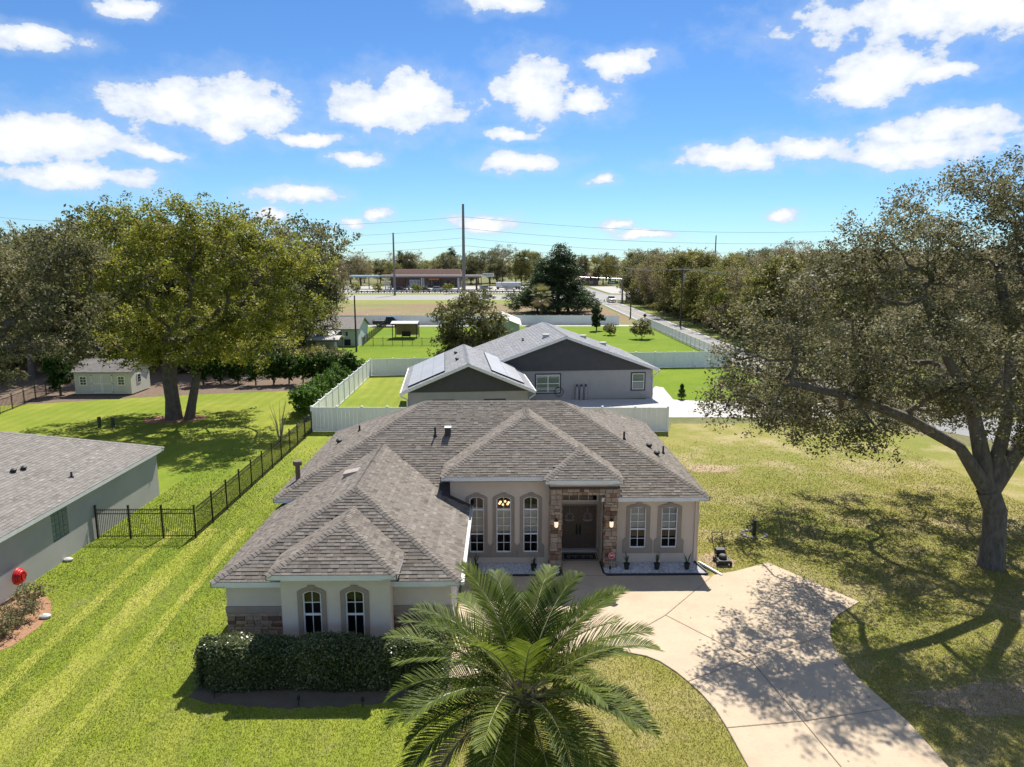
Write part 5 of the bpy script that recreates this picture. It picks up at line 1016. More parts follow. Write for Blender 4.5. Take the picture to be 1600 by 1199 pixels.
# --- date palm in the front lawn
def frond(L, el0, droop, az, r, nl=60, wid=.48, dead=False):
    """rachis curving outward; returns V,Q,T of leaflets as quads and a rachis path"""
    n = 22; p = Vector((0, 0, 0)); pts = [p.copy()]; el = el0; ds = L/n; tw = r.uniform(-.25, .25)
    for i in range(n):
        s = (i+1)/n; e = el0-droop*s**1.35; a = az+tw*s*.5; p = p+Vector((cos(a)*cos(e), sin(a)*cos(e), sin(e)))*ds; pts.append(p.copy())
    V, Q, T = [], [], []
    for k in range(nl):
        s = .14+.86*(k/(nl-1))**.95; f = s*n; i = min(n-1, int(f)); q = pts[i].lerp(pts[i+1], f-i); tg = (pts[i+1]-pts[i]).normalized(); sd_v = tg.cross(Vector((0, 0, 1))).normalized(); upv = sd_v.cross(tg)
        ll = wid*(.45+.9*math.sin(pi*min(1, s*.86+.10))**.8)*(1 if s < .9 else (1.05-(s-.9)*4))*r.uniform(.88, 1.1)
        for sg in (-1, 1):
            fwd = .55+.55*s; d = (tg*fwd+sd_v*sg*(1.0-.25*s)+upv*(.34+r.uniform(-.14, .14))).normalized(); d2 = (d+Vector((0, 0, -.22))).normalized(); w = .019
            wv = d.cross(upv).normalized()*w; b0 = len(V); m_ = q+d*ll*.55; e_ = q+d*ll*.55+d2*ll*.45
            V += [q-wv*.6, q+wv*.6, m_+wv, m_-wv, e_+wv*.12, e_-wv*.12]; Q += [(b0, b0+1, b0+2, b0+3), (b0+3, b0+2, b0+4, b0+5)]; tn = min(1, max(0, r.gauss(.5, .16))); T += [tn, tn]
    return V, Q, T, pts
L_DEAD = leaf_mat('dead_frond', [(.12, .085, .05), (.22, .16, .09), (.33, .25, .15)], .2, .8, .1)
hub = pl(816, 1084, 15.0); palm = thing('date_palm', 'large feathery date palm in the front lawn', 'palm', (hub.x, hub.y, 0)); rp = random.Random(21)
M_RACH = mat('frond_rachis', (.34, .33, .15), .5, var=.1); M_PTRUNK = mat('palm_trunk', (.10, .075, .05), .95, var=.3, scale=9, bump=.8, bscale=25); M_FIB = mat('palm_fibre', (.16, .11, .07), .95)
specs = []
for k in range(50):
    az = k*2.39996+rp.uniform(-.15, .15); lay = k/49
    specs.append((az, R(74-86*lay+rp.uniform(-5, 5)), R(48+22*lay+rp.uniform(-8, 8)), 2.6+.72*math.sin(pi*min(1, .25+lay*.75))+rp.uniform(-.2, .2), .16+.06*lay))
for k, (az, el, dr, L, ro) in enumerate(specs):
    V, Q, T, pts = frond(L, el, dr, az, rp); sh = rp.gauss(0, .14); T = [min(1, max(0, q+sh)) for q in T]; dead = k > 45; o0 = Vector((hub.x+cos(az)*ro, hub.y+sin(az)*ro, hub.z+.15-.35*(ro-.16)/.06))
    V = [v+o0 for v in V]; fr_ = fast_mesh('frond', [tuple(v) for v in V], Q, L_DEAD if dead else L_PALM, T, palm)
    b = MB(); b.tube([q+o0 for q in pts[::3]], [.032*(1-.85*i/7) for i in range(len(pts[::3]))], 5); b.build('rachis', M_RACH, fr_, smooth=True)
b = MB(); prof = []
for i in range(26): z = hub.z*i/25; prof.append(((.30+.03*(i % 2))*(1.12-.2*min(1, z/1.0)) if z < hub.z-.5 else .34+.05*(i % 2), z))
b.lathe(prof+[(.22, hub.z+.25), (.05, hub.z+.45)], (hub.x, hub.y), 18); b.build('trunk', M_PTRUNK, palm)
for k in range(46):
    a = k*2.4; z = hub.z-.55+.5*(k/46); s = MB(); q = Vector((hub.x+cos(a)*.36, hub.y+sin(a)*.36, z)); s.bar(q, q+Vector((cos(a)*.22, sin(a)*.22, .16)), .09, .04); s.build('cut_stub', M_FIB, palm)

# --- fan palm by the field
def fan_palm(px, py_base, py_hub, Y, lab):
    c = pl(px, py_hub, Y); t = thing('fan_palm', lab, 'palm', (c.x, Y, 0)); r = random.Random(8); b = MB(); b.tube([(c.x, Y, 0), (c.x+.1, Y, c.z*.5), (c.x, Y, c.z)], [.28, .22, .26], 10); b.build('trunk', M_PTRUNK, t, smooth=True)
    for k in range(44):
        az = k*2.4; lay = k/43; el = R(78-135*lay+r.uniform(-8, 8)); L = 1.5+r.uniform(-.2, .3); d = Vector((cos(az)*cos(el), sin(az)*cos(el), sin(el))); q = Vector((c.x, Y, c.z))+d*L; sdv = d.cross(Vector((0, 0, 1))).normalized(); up = sdv.cross(d); b = MB(); b.tone = .35+.3*r.random()
        b.tube([(c.x, Y, c.z), q], .03, 4)
        for j in range(15):
            th = R(-78+156*j/14); dd = (d*cos(th)+sdv*sin(th)+up*.12*cos(th)).normalized(); l2 = 1.35*(1-.25*abs(j-7)/7); ww = dd.cross(up).normalized()*.05; e = q+dd*l2*.6; e2 = e+(dd+Vector((0, 0, -.5))).normalized()*l2*.4; b.add([q-ww*.3, q+ww*.3, e+ww, e-ww, e2], [(0, 1, 2, 3), (3, 2, 4)])
        b.build('fan_leaf', L_MID if k < 30 else L_BROWN, t)
fan_palm(845, 500, 463, 138, 'fan palm with a round shaggy head beyond the grey roof')

# --- grass: short blades over the nearer lawns
def blades(name, poly, density, lm, seed, holes=(), zmax=.048, amp=.2):
    r = np.random.default_rng(seed); P = np.array(poly); x0, y0 = P.min(0); x1, y1 = P.max(0); n = int((x1-x0)*(y1-y0)*density); X = r.uniform(x0, x1, n); Yv = r.uniform(y0, y1, n)
    # thin out with distance
    keep = r.random(n) < np.clip((17.0/np.maximum(Yv, 12))**1.6, 0, 1)*np.clip((49-Yv)/16, 0, 1)
    def ins(poly, X, Y):
        c = np.zeros(len(X), bool); m = len(poly); j = m-1
        for i in range(m):
            xi, yi = poly[i]; xj, yj = poly[j]
            if yi != yj: c ^= ((yi > Y) != (yj > Y)) & (X < (xj-xi)*(Y-yi)/(yj-yi)+xi)
            j = i
        return c
    keep &= ins(poly, X, Yv)
    for h in holes: keep &= ~ins(h, X, Yv)
    X, Yv = X[keep], Yv[keep]; n = len(X); a = r.uniform(0, 6.28, n); h = zmax*r.uniform(.5, 1.2, n)*(1+np.maximum(0, Yv-20)*.02); w = .0085*(1+np.maximum(0, Yv-16)*.05); ln = r.normal(0, .6, (n, 2))*h[:, None]
    def vn(sc, sd_n):
        q = np.random.default_rng(sd_n).random((96, 96)); u = (X+60)/sc; v = (Yv+5)/sc; i = np.floor(u).astype(int); j = np.floor(v).astype(int); fu = u-i; fv = v-j; fu = fu*fu*(3-2*fu); fv = fv*fv*(3-2*fv); i %= 95; j %= 95
        return (q[i, j]*(1-fu)+q[i+1, j]*fu)*(1-fv)+(q[i, j+1]*(1-fu)+q[i+1, j+1]*fu)*fv-.5
    mott = .38*vn(1.3, 1)+.42*vn(4.2, 2)+.3*vn(.4, 3)
    B = np.stack([X, Yv, np.full(n, .004)], 1); s = np.stack([np.cos(a)*w, np.sin(a)*w, np.zeros(n)], 1); tip = B+np.stack([ln[:, 0], ln[:, 1], h], 1)
    V = np.stack([B-s, B+s, tip], 1).reshape(-1, 3); o = fast_mesh(name, V, np.arange(3*n).reshape(n, 3), lm, np.clip(r.normal(.42, .2, n)+amp*np.sin(X*2*pi/3.3+.5*np.sin(Yv*.35))+mott+(.5*np.exp(-((X-(-13.1-.045*(Yv-17)+.15*np.sin(Yv*.9)))/.62)**2)*np.clip((32-Yv)/6, 0, 1) if amp > .1 else 0), 0, 1)); tag(o, kind='stuff'); return o, n
G_LAWN = mat('grass_blade', (.1, .1, .1), .7, tone=[(.10, .15, .014), (.20, .25, .026), (.29, .315, .05), (.44, .42, .13)], var=.05, transl=.3)
G_DRY = mat('dry_grass_blade', (.1, .1, .1), .7, tone=[(.16, .16, .028), (.275, .245, .055), (.37, .31, .10), (.50, .40, .21)], var=.05, transl=.3)
dr_out = inset([(-1.9, 26.7), (8.3, 26.7), (9.47, 26.99), (11.06, 27.77), (13.16, 24.27), (11.93, 23.33), (11.05, 22.0), (10.72, 20.4), (10.73, 19.5), (10.98, 18.0), (11.1, 16.5), (11.1, 8), (6.1, 8), (6.03, 17.2), (5.76, 18.75), (5.3, 19.85), (4.55, 20.75), (4.09, 20.93), (2.6, 21.05), (1.2, 20.75), (-.4, 20.05), (-1.3, 19.6), (-1.9, 19.5)], .03)
hs = [(-8.95, 21.1), (-1.6, 21.1), (-1.6, 26.6), (8.15, 26.6), (8.15, 40.4), (-9.0, 40.4)]; ground_strip = front+[(-1.5, 21.2), (-9.0, 21.2)]
mb_ = [tuple(g(*p)[:2]) for p in ((-90, 960), (0, 942), (30, 928), (62, 925), (80, 940), (80, 962), (55, 985), (20, 1010), (-60, 1040))]
nb = 0
for nm, pol, den, lm, sd2 in (('lawn_blades', [(-18.4, 12.5), (-1.2, 12.5), (-1.2, 49), (-18.4, 49)], 950, G_LAWN, 1), ('dry_lawn_blades', [(-1.2, 12.5), (27, 12.5), (27, 49), (-1.2, 49)], 850, G_DRY, 2)):
    o, k = blades(nm, pol, den, lm, sd2, (dr_out, hs, ground_strip, mb_), amp=.15 if sd2 == 1 else .03); nb += k

# fallen oak leaves and litter under the big oak and on the drive edge
r = np.random.default_rng(5); n_ = 9000; X = 16+r.normal(0, 5.5, n_); Yv = 27+r.normal(0, 6, n_); P = np.stack([X, Yv, np.where((X > 5.9) & (X < 11.2) & (Yv < 26), .056, .05)], 1); k_ = (X > 6.5) & (Yv < 49) & (Yv > 11) & ((X > 8.6) | (Yv < 26)); P = P[k_]; out = r.random(len(P)) < np.where(P[:, 0] < 11.2, .12, 1); P = P[out]
V, Q, T = leaf_geo(P, .085, r, 2.5, .5, tone=.5); tag(fast_mesh('fallen_leaves', V, Q, mat('dry_leaf', (.1, .1, .1), .8, tone=[(.12, .08, .045), (.26, .18, .10), (.42, .33, .21)], var=.1), T), kind='stuff')
# ------------------------------------------------------------------ sheds, outbuildings, far things
M_CREAM = mat('cream_siding', (.60, .60, .50), .8, var=.05, scale=2, stretch=(1, 1, .2)); M_WIN = mat('dark_pane', (.02, .025, .03), .08, spec=.9)
M_ROOFG = mat('weathered_grey_roof', (.24, .22, .20), .9, var=.2, scale=2.5); M_ROOFW = mat('pale_metal_roof', (.52, .50, .47), .5, var=.08, scale=1)
def simple_window(t, x0, x1, z0, z1, y, ax='y', grid=(2, 3)):
    b = MB(); P = (lambda a, c, d: (a, y+c, d)) if ax == 'y' else (lambda a, c, d: (y-c, a, d)); sgn = -1 if ax == 'y' else 1
    def bx(a0, a1, d0, d1, c0, c1):
        if ax == 'y': b.box(a0, a1, y+c0, y+c1, d0, d1)
        else: b.box(y-c1, y-c0, a0, a1, d0, d1)
    bx(x0-.07, x1+.07, z0-.07, z1+.07, -.05, -.001); w_ = b.build('window', M_FRAME, t); nx, nz_ = grid
    for i in range(nx):
        for j in range(nz_): b = MB(); a0 = x0+(x1-x0)*i/nx; d0 = z0+(z1-z0)*j/nz_; bx(a0+.02, a0+(x1-x0)/nx-.02, d0+.02, d0+(z1-z0)/nz_-.02, -.06, -.051); b.build('pane', M_WIN, w_)
# cream garden shed
sx0, sx1, sy0, sy1, sh_ = -39.7, -34.5, 65.45, 69.0, 2.25
t = thing('garden_shed', 'cream wooden garden shed with double doors under the oaks', 'shed', ((sx0+sx1)/2, sy0, 0)); rz = 3.15; ym = (sy0+sy1)/2
b = MB(); b.box(sx0, sx1, sy0, sy0+.1, .12, sh_); b.box(sx0, sx1, sy1-.1, sy1, .12, sh_); b.build('wall', M_CREAM, t)
for x in (sx0, sx1-.1): b = MB(); b.prism([(sy0+.101, .12), (sy1-.101, .12), (sy1-.101, sh_), (ym, rz-.08), (sy0+.101, sh_)], x, x+.1, 'x'); b.build('gable_wall', M_CREAM, t)
for s_, ya, yb_ in ((1, sy0-.25, ym), (-1, sy1+.25, ym)): b = MB(); z0 = sh_-.1; b.add([(sx0-.2, ya, z0), (sx1+.2, ya, z0), (sx1+.2, yb_, rz), (sx0-.2, yb_, rz), (sx0-.2, ya, z0+.07), (sx1+.2, ya, z0+.07), (sx1+.2, yb_, rz+.07), (sx0-.2, yb_, rz+.07)], [(3,2,1,0), (4,5,6,7), (0,1,5,4), (1,2,6,5), (2,3,7,6), (3,0,4,7)]); b.build('roof_slope', M_ROOFG, t)
cx = (sx0+sx1)/2-.05
for k in (-1, 1):
    b = MB(); x0, x1 = (cx-1.0, cx-.01) if k < 0 else (cx+.01, cx+1.0); b.box(x0, x1, sy0-.03, sy0-.001, .2, 2.0); d = b.build('door', M_CREAM, t)
    b = MB(); b.ring([(x0+.1, .3), (x1-.1, .3), (x1-.1, 1.9), (x0+.1, 1.9)], [(x0, .2), (x1, .2), (x1, 2.0), (x0, 2.0)], sy0-.055, sy0-.031, 'y'); b.box(x0+.1, x1-.1, sy0-.054, sy0-.031, 1.05, 1.15); b.build('door_trim', M_WHITE, d)
    for z in (.32, 1.1, 1.88): b = MB(); xx = x0+.02 if k < 0 else x1-.12; b.box(xx, xx+.1, sy0-.07, sy0-.056, z-.03, z+.03); b.build('hinge', M_BLACK, d)
for x in (sx0+.55, sx1-1.15): simple_window(t, x, x+.55, 1.0, 1.75, sy0)
simple_window(t, sy0+1.2, sy0+1.75, 1.05, 1.8, sx1, 'x')
for k, (px, py) in enumerate(((156, 668), (177, 668))): p = g(px, py); b = MB(); b.lathe([(.13, 0), (.13, .75), (.11, .8), (.02, .82)], (p.x, p.y), 10); tag(b.build('wooden_bollard', mat('mossy_post', (.09, .10, .05), .9), None), ('short mossy post nearer the neighbour roof, one of a pair on the back lawn', 'short mossy post nearer the oak trunk, one of a pair on the back lawn')[k], 'post', 'pair of mossy posts')
black_fence('wire_fence', 'thin dark fence at the wood edge beside the cream shed', tuple(g(0, 648)[:2]), tuple(g(88, 612)[:2]), 5, h=1.2, rails=(.1, 1.15), post_h=1.3, picks=9, pr=.02)
# white outbuilding with its lean-to
def gable_box(t, x0, x1, y0, y1, h, rise, wall_m, roof_m, axis='x', over=.3):
    b = MB()
    if axis == 'x':
        ym_ = (y0+y1)/2; b.prism([(y0, 0), (y1, 0), (y1, h), (ym_, h+rise), (y0, h)], x0, x1, 'x'); b.build('wall', wall_m, t)
        for ya in (y0-over, y1+over):
            b = MB(); k = rise/((y1-y0)/2); z0 = h-k*over+.03; b.add([(x0-over, ya, z0), (x1+over, ya, z0), (x1+over, ym_, h+rise+.03), (x0-over, ym_, h+rise+.03), (x0-over, ya, z0+.09), (x1+over, ya, z0+.09), (x1+over, ym_, h+rise+.12), (x0-over, ym_, h+rise+.12)], [(3,2,1,0), (4,5,6,7), (0,1,5,4), (1,2,6,5), (2,3,7,6), (3,0,4,7)]); b.build('roof_slope', roof_m, t)
    else:
        xm = (x0+x1)/2; b.prism([(x0, 0), (x1, 0), (x1, h), (xm, h+rise), (x0, h)], y0, y1, 'y'); b.build('wall', wall_m, t)
        for xa in (x0-over, x1+over):
            b = MB(); k = rise/((x1-x0)/2); z0 = h-k*over+.03; b.add([(xa, y0-over, z0), (xa, y1+over, z0), (xm, y1+over, h+rise+.03), (xm, y0-over, h+rise+.03), (xa, y0-over, z0+.09), (xa, y1+over, z0+.09), (xm, y1+over, h+rise+.12), (xm, y0-over, h+rise+.12)], [(3,2,1,0), (4,5,6,7), (0,1,5,4), (1,2,6,5), (2,3,7,6), (3,0,4,7)]); b.build('roof_slope', roof_m, t)
M_PALEW = mat('pale_blue_siding', (.55, .60, .60), .8, var=.05, scale=1.5)
t = thing('outbuilding', 'white outbuilding with a weathered grey brown roof', 'outbuilding', (-25.3, 103, 0)); gable_box(t, -29.6, -21.0, 103.2, 111, 2.5, 1.3, M_PALEW, M_ROOFG)
for k in range(3): simple_window(t, -24.6+k*.9, -24.2+k*.9, 1.5, 2.1, 103.2, grid=(1, 2))
b = MB(); b.box(-23.0, -22.1, 103.15, 103.199, .1, 1.0); b.build('hatch', M_BLACKP, t)
t = thing('lean_to_shed', 'low grey metal lean-to shed before the white outbuilding', 'shed', (-26.5, 100, 0)); b = MB(); b.prism([(99.6, 0), (102.6, 0), (102.6, 2.2), (99.6, 1.9)], -29.6, -23.6, 'x'); b.build('wall', mat('grey_metal_siding', (.36, .35, .33), .6, var=.1), t); b = MB(); b.add([(-29.8, 99.3, 1.93), (-23.4, 99.3, 1.93), (-23.4, 102.9, 2.29), (-29.8, 102.9, 2.29), (-29.8, 99.3, 2.0), (-23.4, 99.3, 2.0), (-23.4, 102.9, 2.36), (-29.8, 102.9, 2.36)], [(3,2,1,0), (4,5,6,7), (0,1,5,4), (1,2,6,5), (2,3,7,6), (3,0,4,7)]); b.build('roof_slope', M_ROOFW, t)
def canopy(name, lab, x0, x1, y0, y1, h, rise, curtain=None, cat='gazebo'):
    t = thing(name, lab, cat, ((x0+x1)/2, y0, 0)); n = 8
    for x in (x0, x1):
        for y in (y0, y1): b = MB(); b.box(x-.06, x+.06, y-.06, y+.06, 0, h); b.build('post', M_WOOD if cat != 'gazebo' else M_BLACKP, t)
    V, Q = [], []
    for i in range(n+1): s = i/n; y = y0-.2+(y1-y0+.4)*s; z = h+rise*math.sin(pi*s); V += [(x0-.25, y, z), (x1+.25, y, z), (x1+.25, y, z+.08), (x0-.25, y, z+.08)]
    b = MB(); b.add(V, [(4*i+a, 4*i+(a+1) % 4, 4*i+4+(a+1) % 4, 4*i+4+a) for i in range(n) for a in range(4)]+[(0, 1, 2, 3), (4*n+3, 4*n+2, 4*n+1, 4*n)]); b.build('canopy_roof', M_ROOFW, t)
    for y in (y0, y1): b = MB(); b.box(x0+.061, x1-.061, y-.05, y+.05, h-.2, h-.02); b.build('beam', M_WOOD, t)
    if curtain:
        b = MB(); V = []; m_ = 24
        for i in range(m_+1): x = x0+.1+(x1-x0-.2)*i/m_; V += [(x, y1-.1+.05*(i % 2), .35), (x, y1-.1+.05*(i % 2), h-.2)]
        b.add(V, [(2*i, 2*i+2, 2*i+3, 2*i+1) for i in range(m_)]); b.build('curtain', mat('tan_curtain', (.40, .27, .18), .9), t)
    return t
canopy('patio_canopy', 'small arched patio canopy on wooden posts behind the hedge trees', -25.0, -21.3, 91.5, 94.5, 2.2, .35, cat='canopy')
canopy('gazebo', 'pale roofed gazebo with tan curtain inside the black fenced run', -17.4, -13.6, 112.3, 115.6, 2.4, .25, True)
t = thing('garden_bench', 'dark garden seat under the pale roofed gazebo', 'seat', (-15.4, 113, 0)); b = MB(); b.box(-16.1, -14.7, 113, 113.6, .35, .45); b.build('seat', M_BLACKP, t); b = MB(); b.box(-16.1, -14.7, 113.6, 113.68, .451, 1.1); b.build('backrest', M_BLACKP, t)
for x in (-16.05, -14.8): b = MB(); b.box(x, x+.06, 113.02, 113.5, 0, .349); b.build('leg', M_BLACKP, t)
black_fence('metal_fence', 'black metal fence of the dog run, side running away to the pickup', tuple(g(566, 541)[:2]), tuple(g(604, 509)[:2]), 12, h=1.2, rails=(.12, 1.15), post_h=1.3, picks=10, single=False, pr=.02)
q0, q1 = g(566, 541), g(690, 541); black_fence('metal_fence', 'black metal fence of the dog run, side facing the hedge trees', (q0.x+.2, q0.y), (q1.x, q1.y), 8, h=1.2, rails=(.12, 1.15), post_h=1.3, picks=10, single=False, pr=.02)
# pale green house behind the light leaved tree
t = thing('small_house', 'pale green house mostly hidden behind the light leaved tree', 'house', (1, 108, 0)); gable_box(t, -3.4, 2.6, 108, 120, 2.6, 1.2, mat('pale_green_siding', (.42, .50, .42), .8), M_ROOFW, 'y', .35); simple_window(t, -.6, .6, 1.0, 2.1, 108, grid=(2, 2))
# garden post with stones, mower
p = g(1178, 836); t = thing('garden_pump', 'dark garden pump post on a ring of pale stones', 'pump', p); b = MB(); b.box(p.x-.07, p.x+.07, p.y-.07, p.y+.07, 0, .65); b.box(p.x-.10, p.x+.10, p.y-.10, p.y+.10, .651, .72); b.build('post', M_BLACKP, t); b = MB(); b.tube([(p.x-.07, p.y, .5), (p.x-.3, p.y, .45), (p.x-.36, p.y, .3)], .03, 6); b.build('spout', M_BLACKP, t)
r = random.Random(3)
for k in range(16): a = k*2*pi/16; b = MB(); q = (p.x+cos(a)*(.5+.1*r.random()), p.y+sin(a)*(.42+.1*r.random()), .04); b.ball(q, r.uniform(.04, .10), 8, (1.2, 1, .6)); b.build('stone', mat('dull_stone', (.36, .34, .31), .9), t, smooth=True)
p = g(1131, 884); t = thing('lawn_mower', 'black push mower parked on the grass at the house corner', 'mower', p)
b = MB(); b.box(p.x-.24, p.x+.24, p.y-.1, p.y+.5, .12, .24); b.lathe([(.17, .241), (.17, .36), (.12, .40)], (p.x, p.y+.2), 12); b.build('deck', M_BLACKP, t)
for x in (-.28, .28):
    for y in (-.02, .45): b = MB(); b.tube([(p.x+x-.03, p.y+y, .11), (p.x+x+.03, p.y+y, .11)], .11, 12); b.build('wheel', M_BLACKP, t)
    b = MB(); b.tube([(p.x+x*.8, p.y+.45, .25), (p.x+x*.8, p.y+.95, .65), (p.x+x*.75, p.y+1.15, 1.0)], .018, 6); b.build('handle_tube', M_BLACK, t)
b = MB(); b.tube([(p.x-.21, p.y+1.15, 1.0), (p.x+.21, p.y+1.15, 1.0)], .022, 6); b.build('handle_bar', M_BLACK, t); b = MB(); b.box(p.x-.18, p.x+.18, p.y+.45, p.y+.75, .26, .5); b.build('grass_bag', M_BLACKP, t)

# cars
M_TYRE = mat('tyre_rubber', (.015, .015, .016), .8); M_CARGL = mat('car_glass', (.015, .02, .025), .05, spec=1.0); M_LAMP = mat('lamp_lens', (.7, .7, .68), .2); M_RLAMP = mat('tail_lens', (.45, .02, .02), .3)
def car(lab, x, y, rotz, col, kind='sedan', group=None, name=None, cat='car'):
    pm = mat('car_paint_%s_%d' % (kind, int(col[0]*100+col[2]*10)), col, .25, var=.02, spec=.7, metal=.3)
    t = thing(name or {'sedan': 'parked_car', 'pickup': 'pickup_truck', 'suv': 'parked_car'}[kind], lab, cat, (0, 0, 0), group); L, W, H = {'sedan': (4.7, 1.82, 1.45), 'suv': (4.8, 1.9, 1.75), 'pickup': (5.6, 2.0, 1.9)}[kind]; hb = .62*H if kind != 'sedan' else .62*H
    prof = {'sedan': [(-2.3, .35), (-2.35, .7), (-2.2, .92), (-1.5, .98), (1.0, .98), (2.1, .86), (2.35, .65), (2.3, .35)], 'suv': [(-2.35, .4), (-2.4, .8), (-2.3, 1.08), (1.1, 1.1), (2.15, 1.0), (2.4, .8), (2.35, .4)], 'pickup': [(-2.75, .5), (-2.78, 1.12), (-.4, 1.12), (1.2, 1.18), (2.5, 1.1), (2.75, .9), (2.72, .5)]}[kind]
    cab = {'sedan': [(-1.75, .981), (-1.05, 1.43), (.35, 1.45), (1.15, .981)], 'suv': [(-2.25, 1.101), (-2.0, 1.72), (.35, 1.75), (1.15, 1.101)], 'pickup': [(-.42, 1.121), (-.25, 1.86), (1.0, 1.88), (1.75, 1.15)]}[kind]
    b = MB(); n = len(prof); V = [(a, s_*(W/2-(.05 if z < .5 else 0)-(.06 if z > .9 else 0)), z) for s_ in (-1, 1) for a, z in prof]; b.add(V, [tuple(range(n)), tuple(range(2*n-1, n-1, -1))]+[(i, (i+1) % n, n+(i+1) % n, n+i) for i in range(n)]); b.build('body', pm, t, bevel=.05)
    b = MB(); n = len(cab); V = [(a, s_*(W/2-.09-(.16 if z > 1.2 else 0)), z) for s_ in (-1, 1) for a, z in cab]; b.add(V, [tuple(range(n)), tuple(range(2*n-1, n-1, -1))]+[(i, (i+1) % n, n+(i+1) % n, n+i) for i in range(n)]); cb = b.build('cabin', pm, t, bevel=.04)
    zc = (cab[0][1]+cab[1][1])/2
    for s_ in (-1, 1):
        b = MB(); pts = [(cab[0][0]*.9+.12, cab[0][1]+.06), (cab[1][0]+.1, cab[1][1]-.1), (cab[2][0]-.05, cab[2][1]-.1), (cab[3][0]-.22, cab[3][1]+.06)]; yy = lambda z: s_*(W/2-.09-(.16*(z-cab[0][1])/(cab[1][1]-cab[0][1]))+.008); b.add([(a, yy(z), z) for a, z in pts], [(0, 1, 2, 3)]); b.build('side_window', M_CARGL, cb)
    for (a0, z0), (a1, z1), nm in ((cab[2], cab[3], 'windscreen'), (cab[1], cab[0], 'rear_window')):
        b = MB(); f = .1; A = (a0+(a1-a0)*f, z0+(z1-z0)*f); B = (a0+(a1-a0)*.92, z0+(z1-z0)*.92); o_ = .012 if a1 > a0 else -.012; b.add([(A[0]+o_, -W/2+.32, A[1]+.01), (A[0]+o_, W/2-.32, A[1]+.01), (B[0]+o_, W/2-.2, B[1]+.01), (B[0]+o_, -W/2+.2, B[1]+.01)], [(0, 1, 2, 3)]); b.build(nm, M_CARGL, cb)
    wr = .33 if kind == 'sedan' else .39
    for xx in (-L*.3, L*.3):
        for s_ in (-1, 1): b = MB(); b.tube([(xx, s_*(W/2-.2), wr), (xx, s_*(W/2+.005), wr)], wr, 16); w_ = b.build('wheel', M_TYRE, t); b = MB(); b.tube([(xx, s_*(W/2+.006), wr), (xx, s_*(W/2+.02), wr)], wr*.6, 12); b.build('rim', M_STEEL, w_)
    ex = max(a for a, z in prof)
    for s_ in (-1, 1):
        b = MB(); b.box(ex-.1, ex+.012, s_*(W/2-.28)-.17, s_*(W/2-.28)+.17, prof[-2][1]-.02, prof[-2][1]+.13); b.build('headlight', M_LAMP, t); b = MB(); b.box(-ex-.035, -ex+.1, s_*(W/2-.22)-.14, s_*(W/2-.22)+.14, prof[1][1]-.02, prof[1][1]+.14); b.build('tail_light', M_RLAMP, t)
    b = MB(); b.box(ex-.05, ex+.02, -.35, .35, .42, .55); b.build('bumper_plate', M_BLACKP, t)
    if kind == 'pickup': b = MB(); b.box(-2.6, -.55, -.78, .78, 1.05, 1.125); b.build('bed_floor', M_BLACKP, t)
    t.location = (x, y, .02); t.rotation_euler = (0, 0, rotz); return t
p = g(606, 511); car('dark blue pickup parked before the far white vinyl fence', p.x, p.y+.5, 0, (.025, .035, .06), 'pickup', cat='pickup')
p = g(764, 467); car('blue grey sedan driving along the highway', p.x, p.y, 0, (.22, .26, .32), 'sedan', name='driving_car')
p = g(951, 472.5); car('silver pickup driving toward the houses on the side street', 31.9, p.y, -pi/2, (.42, .42, .43), 'pickup', name='driving_pickup', cat='pickup')
p = g(917, 463); car('dark red car waiting at the crossing', p.x, p.y, pi/2, (.30, .02, .03), 'suv', name='driving_car')
p = g(909, 459.5); car('grey car waiting ahead of the red one at the crossing', p.x-1.0, p.y+4, pi/2, (.35, .35, .34), 'sedan', name='driving_car')
for k, (px, yy, col, kd, lab) in enumerate(((663, 285, (.04, .045, .05), 'sedan', 'dark sedan parked under the petrol station canopy'), (685, 287, (.4, .4, .4), 'suv', 'silver car parked under the petrol station canopy'), (625, 283, (.03, .03, .035), 'suv', 'black car parked near the tall utility pole at the station'), (760, 292, (.35, .36, .38), 'suv', 'grey car parked below the white roadside sign'), (797, 288, (.5, .45, .38), 'sedan', 'tan sedan parked beside the white tank truck'))):
    q = pl(px, 450, yy); car(lab, q.x, yy, 0, col, kd)
# tank truck at the station
q = pl(790, 445, 300); t = thing('tank_truck', 'white tank truck standing at the end of the forecourt', 'truck', (q.x, 300, 0)); b = MB(); b.tube([(q.x-1.5, 300, 2.0), (q.x+6.5, 300, 2.0)], 1.05, 16); b.build('tank', M_PALEW, t, smooth=True); b = MB(); b.box(q.x-4, q.x-1.7, 299, 301, .7, 2.9); b.build('cab', M_WHITE, t, bevel=.15); b = MB(); b.box(q.x-3.9, q.x+6.5, 299.3, 300.7, .55, .85); b.build('chassis', M_BLACK, t)
for xx in (-3.2, .5, 4.5, 5.6):
    for s_ in (-1, 1): b = MB(); b.tube([(q.x+xx, 300+s_*.75, .5), (q.x+xx, 300+s_*1.05, .5)], .5, 14); b.build('wheel', M_TYRE, t)
b = MB(); b.box(q.x-4.02, q.x-4.0, 299.2, 300.8, 1.7, 2.6); b.build('windscreen', M_CARGL, t)
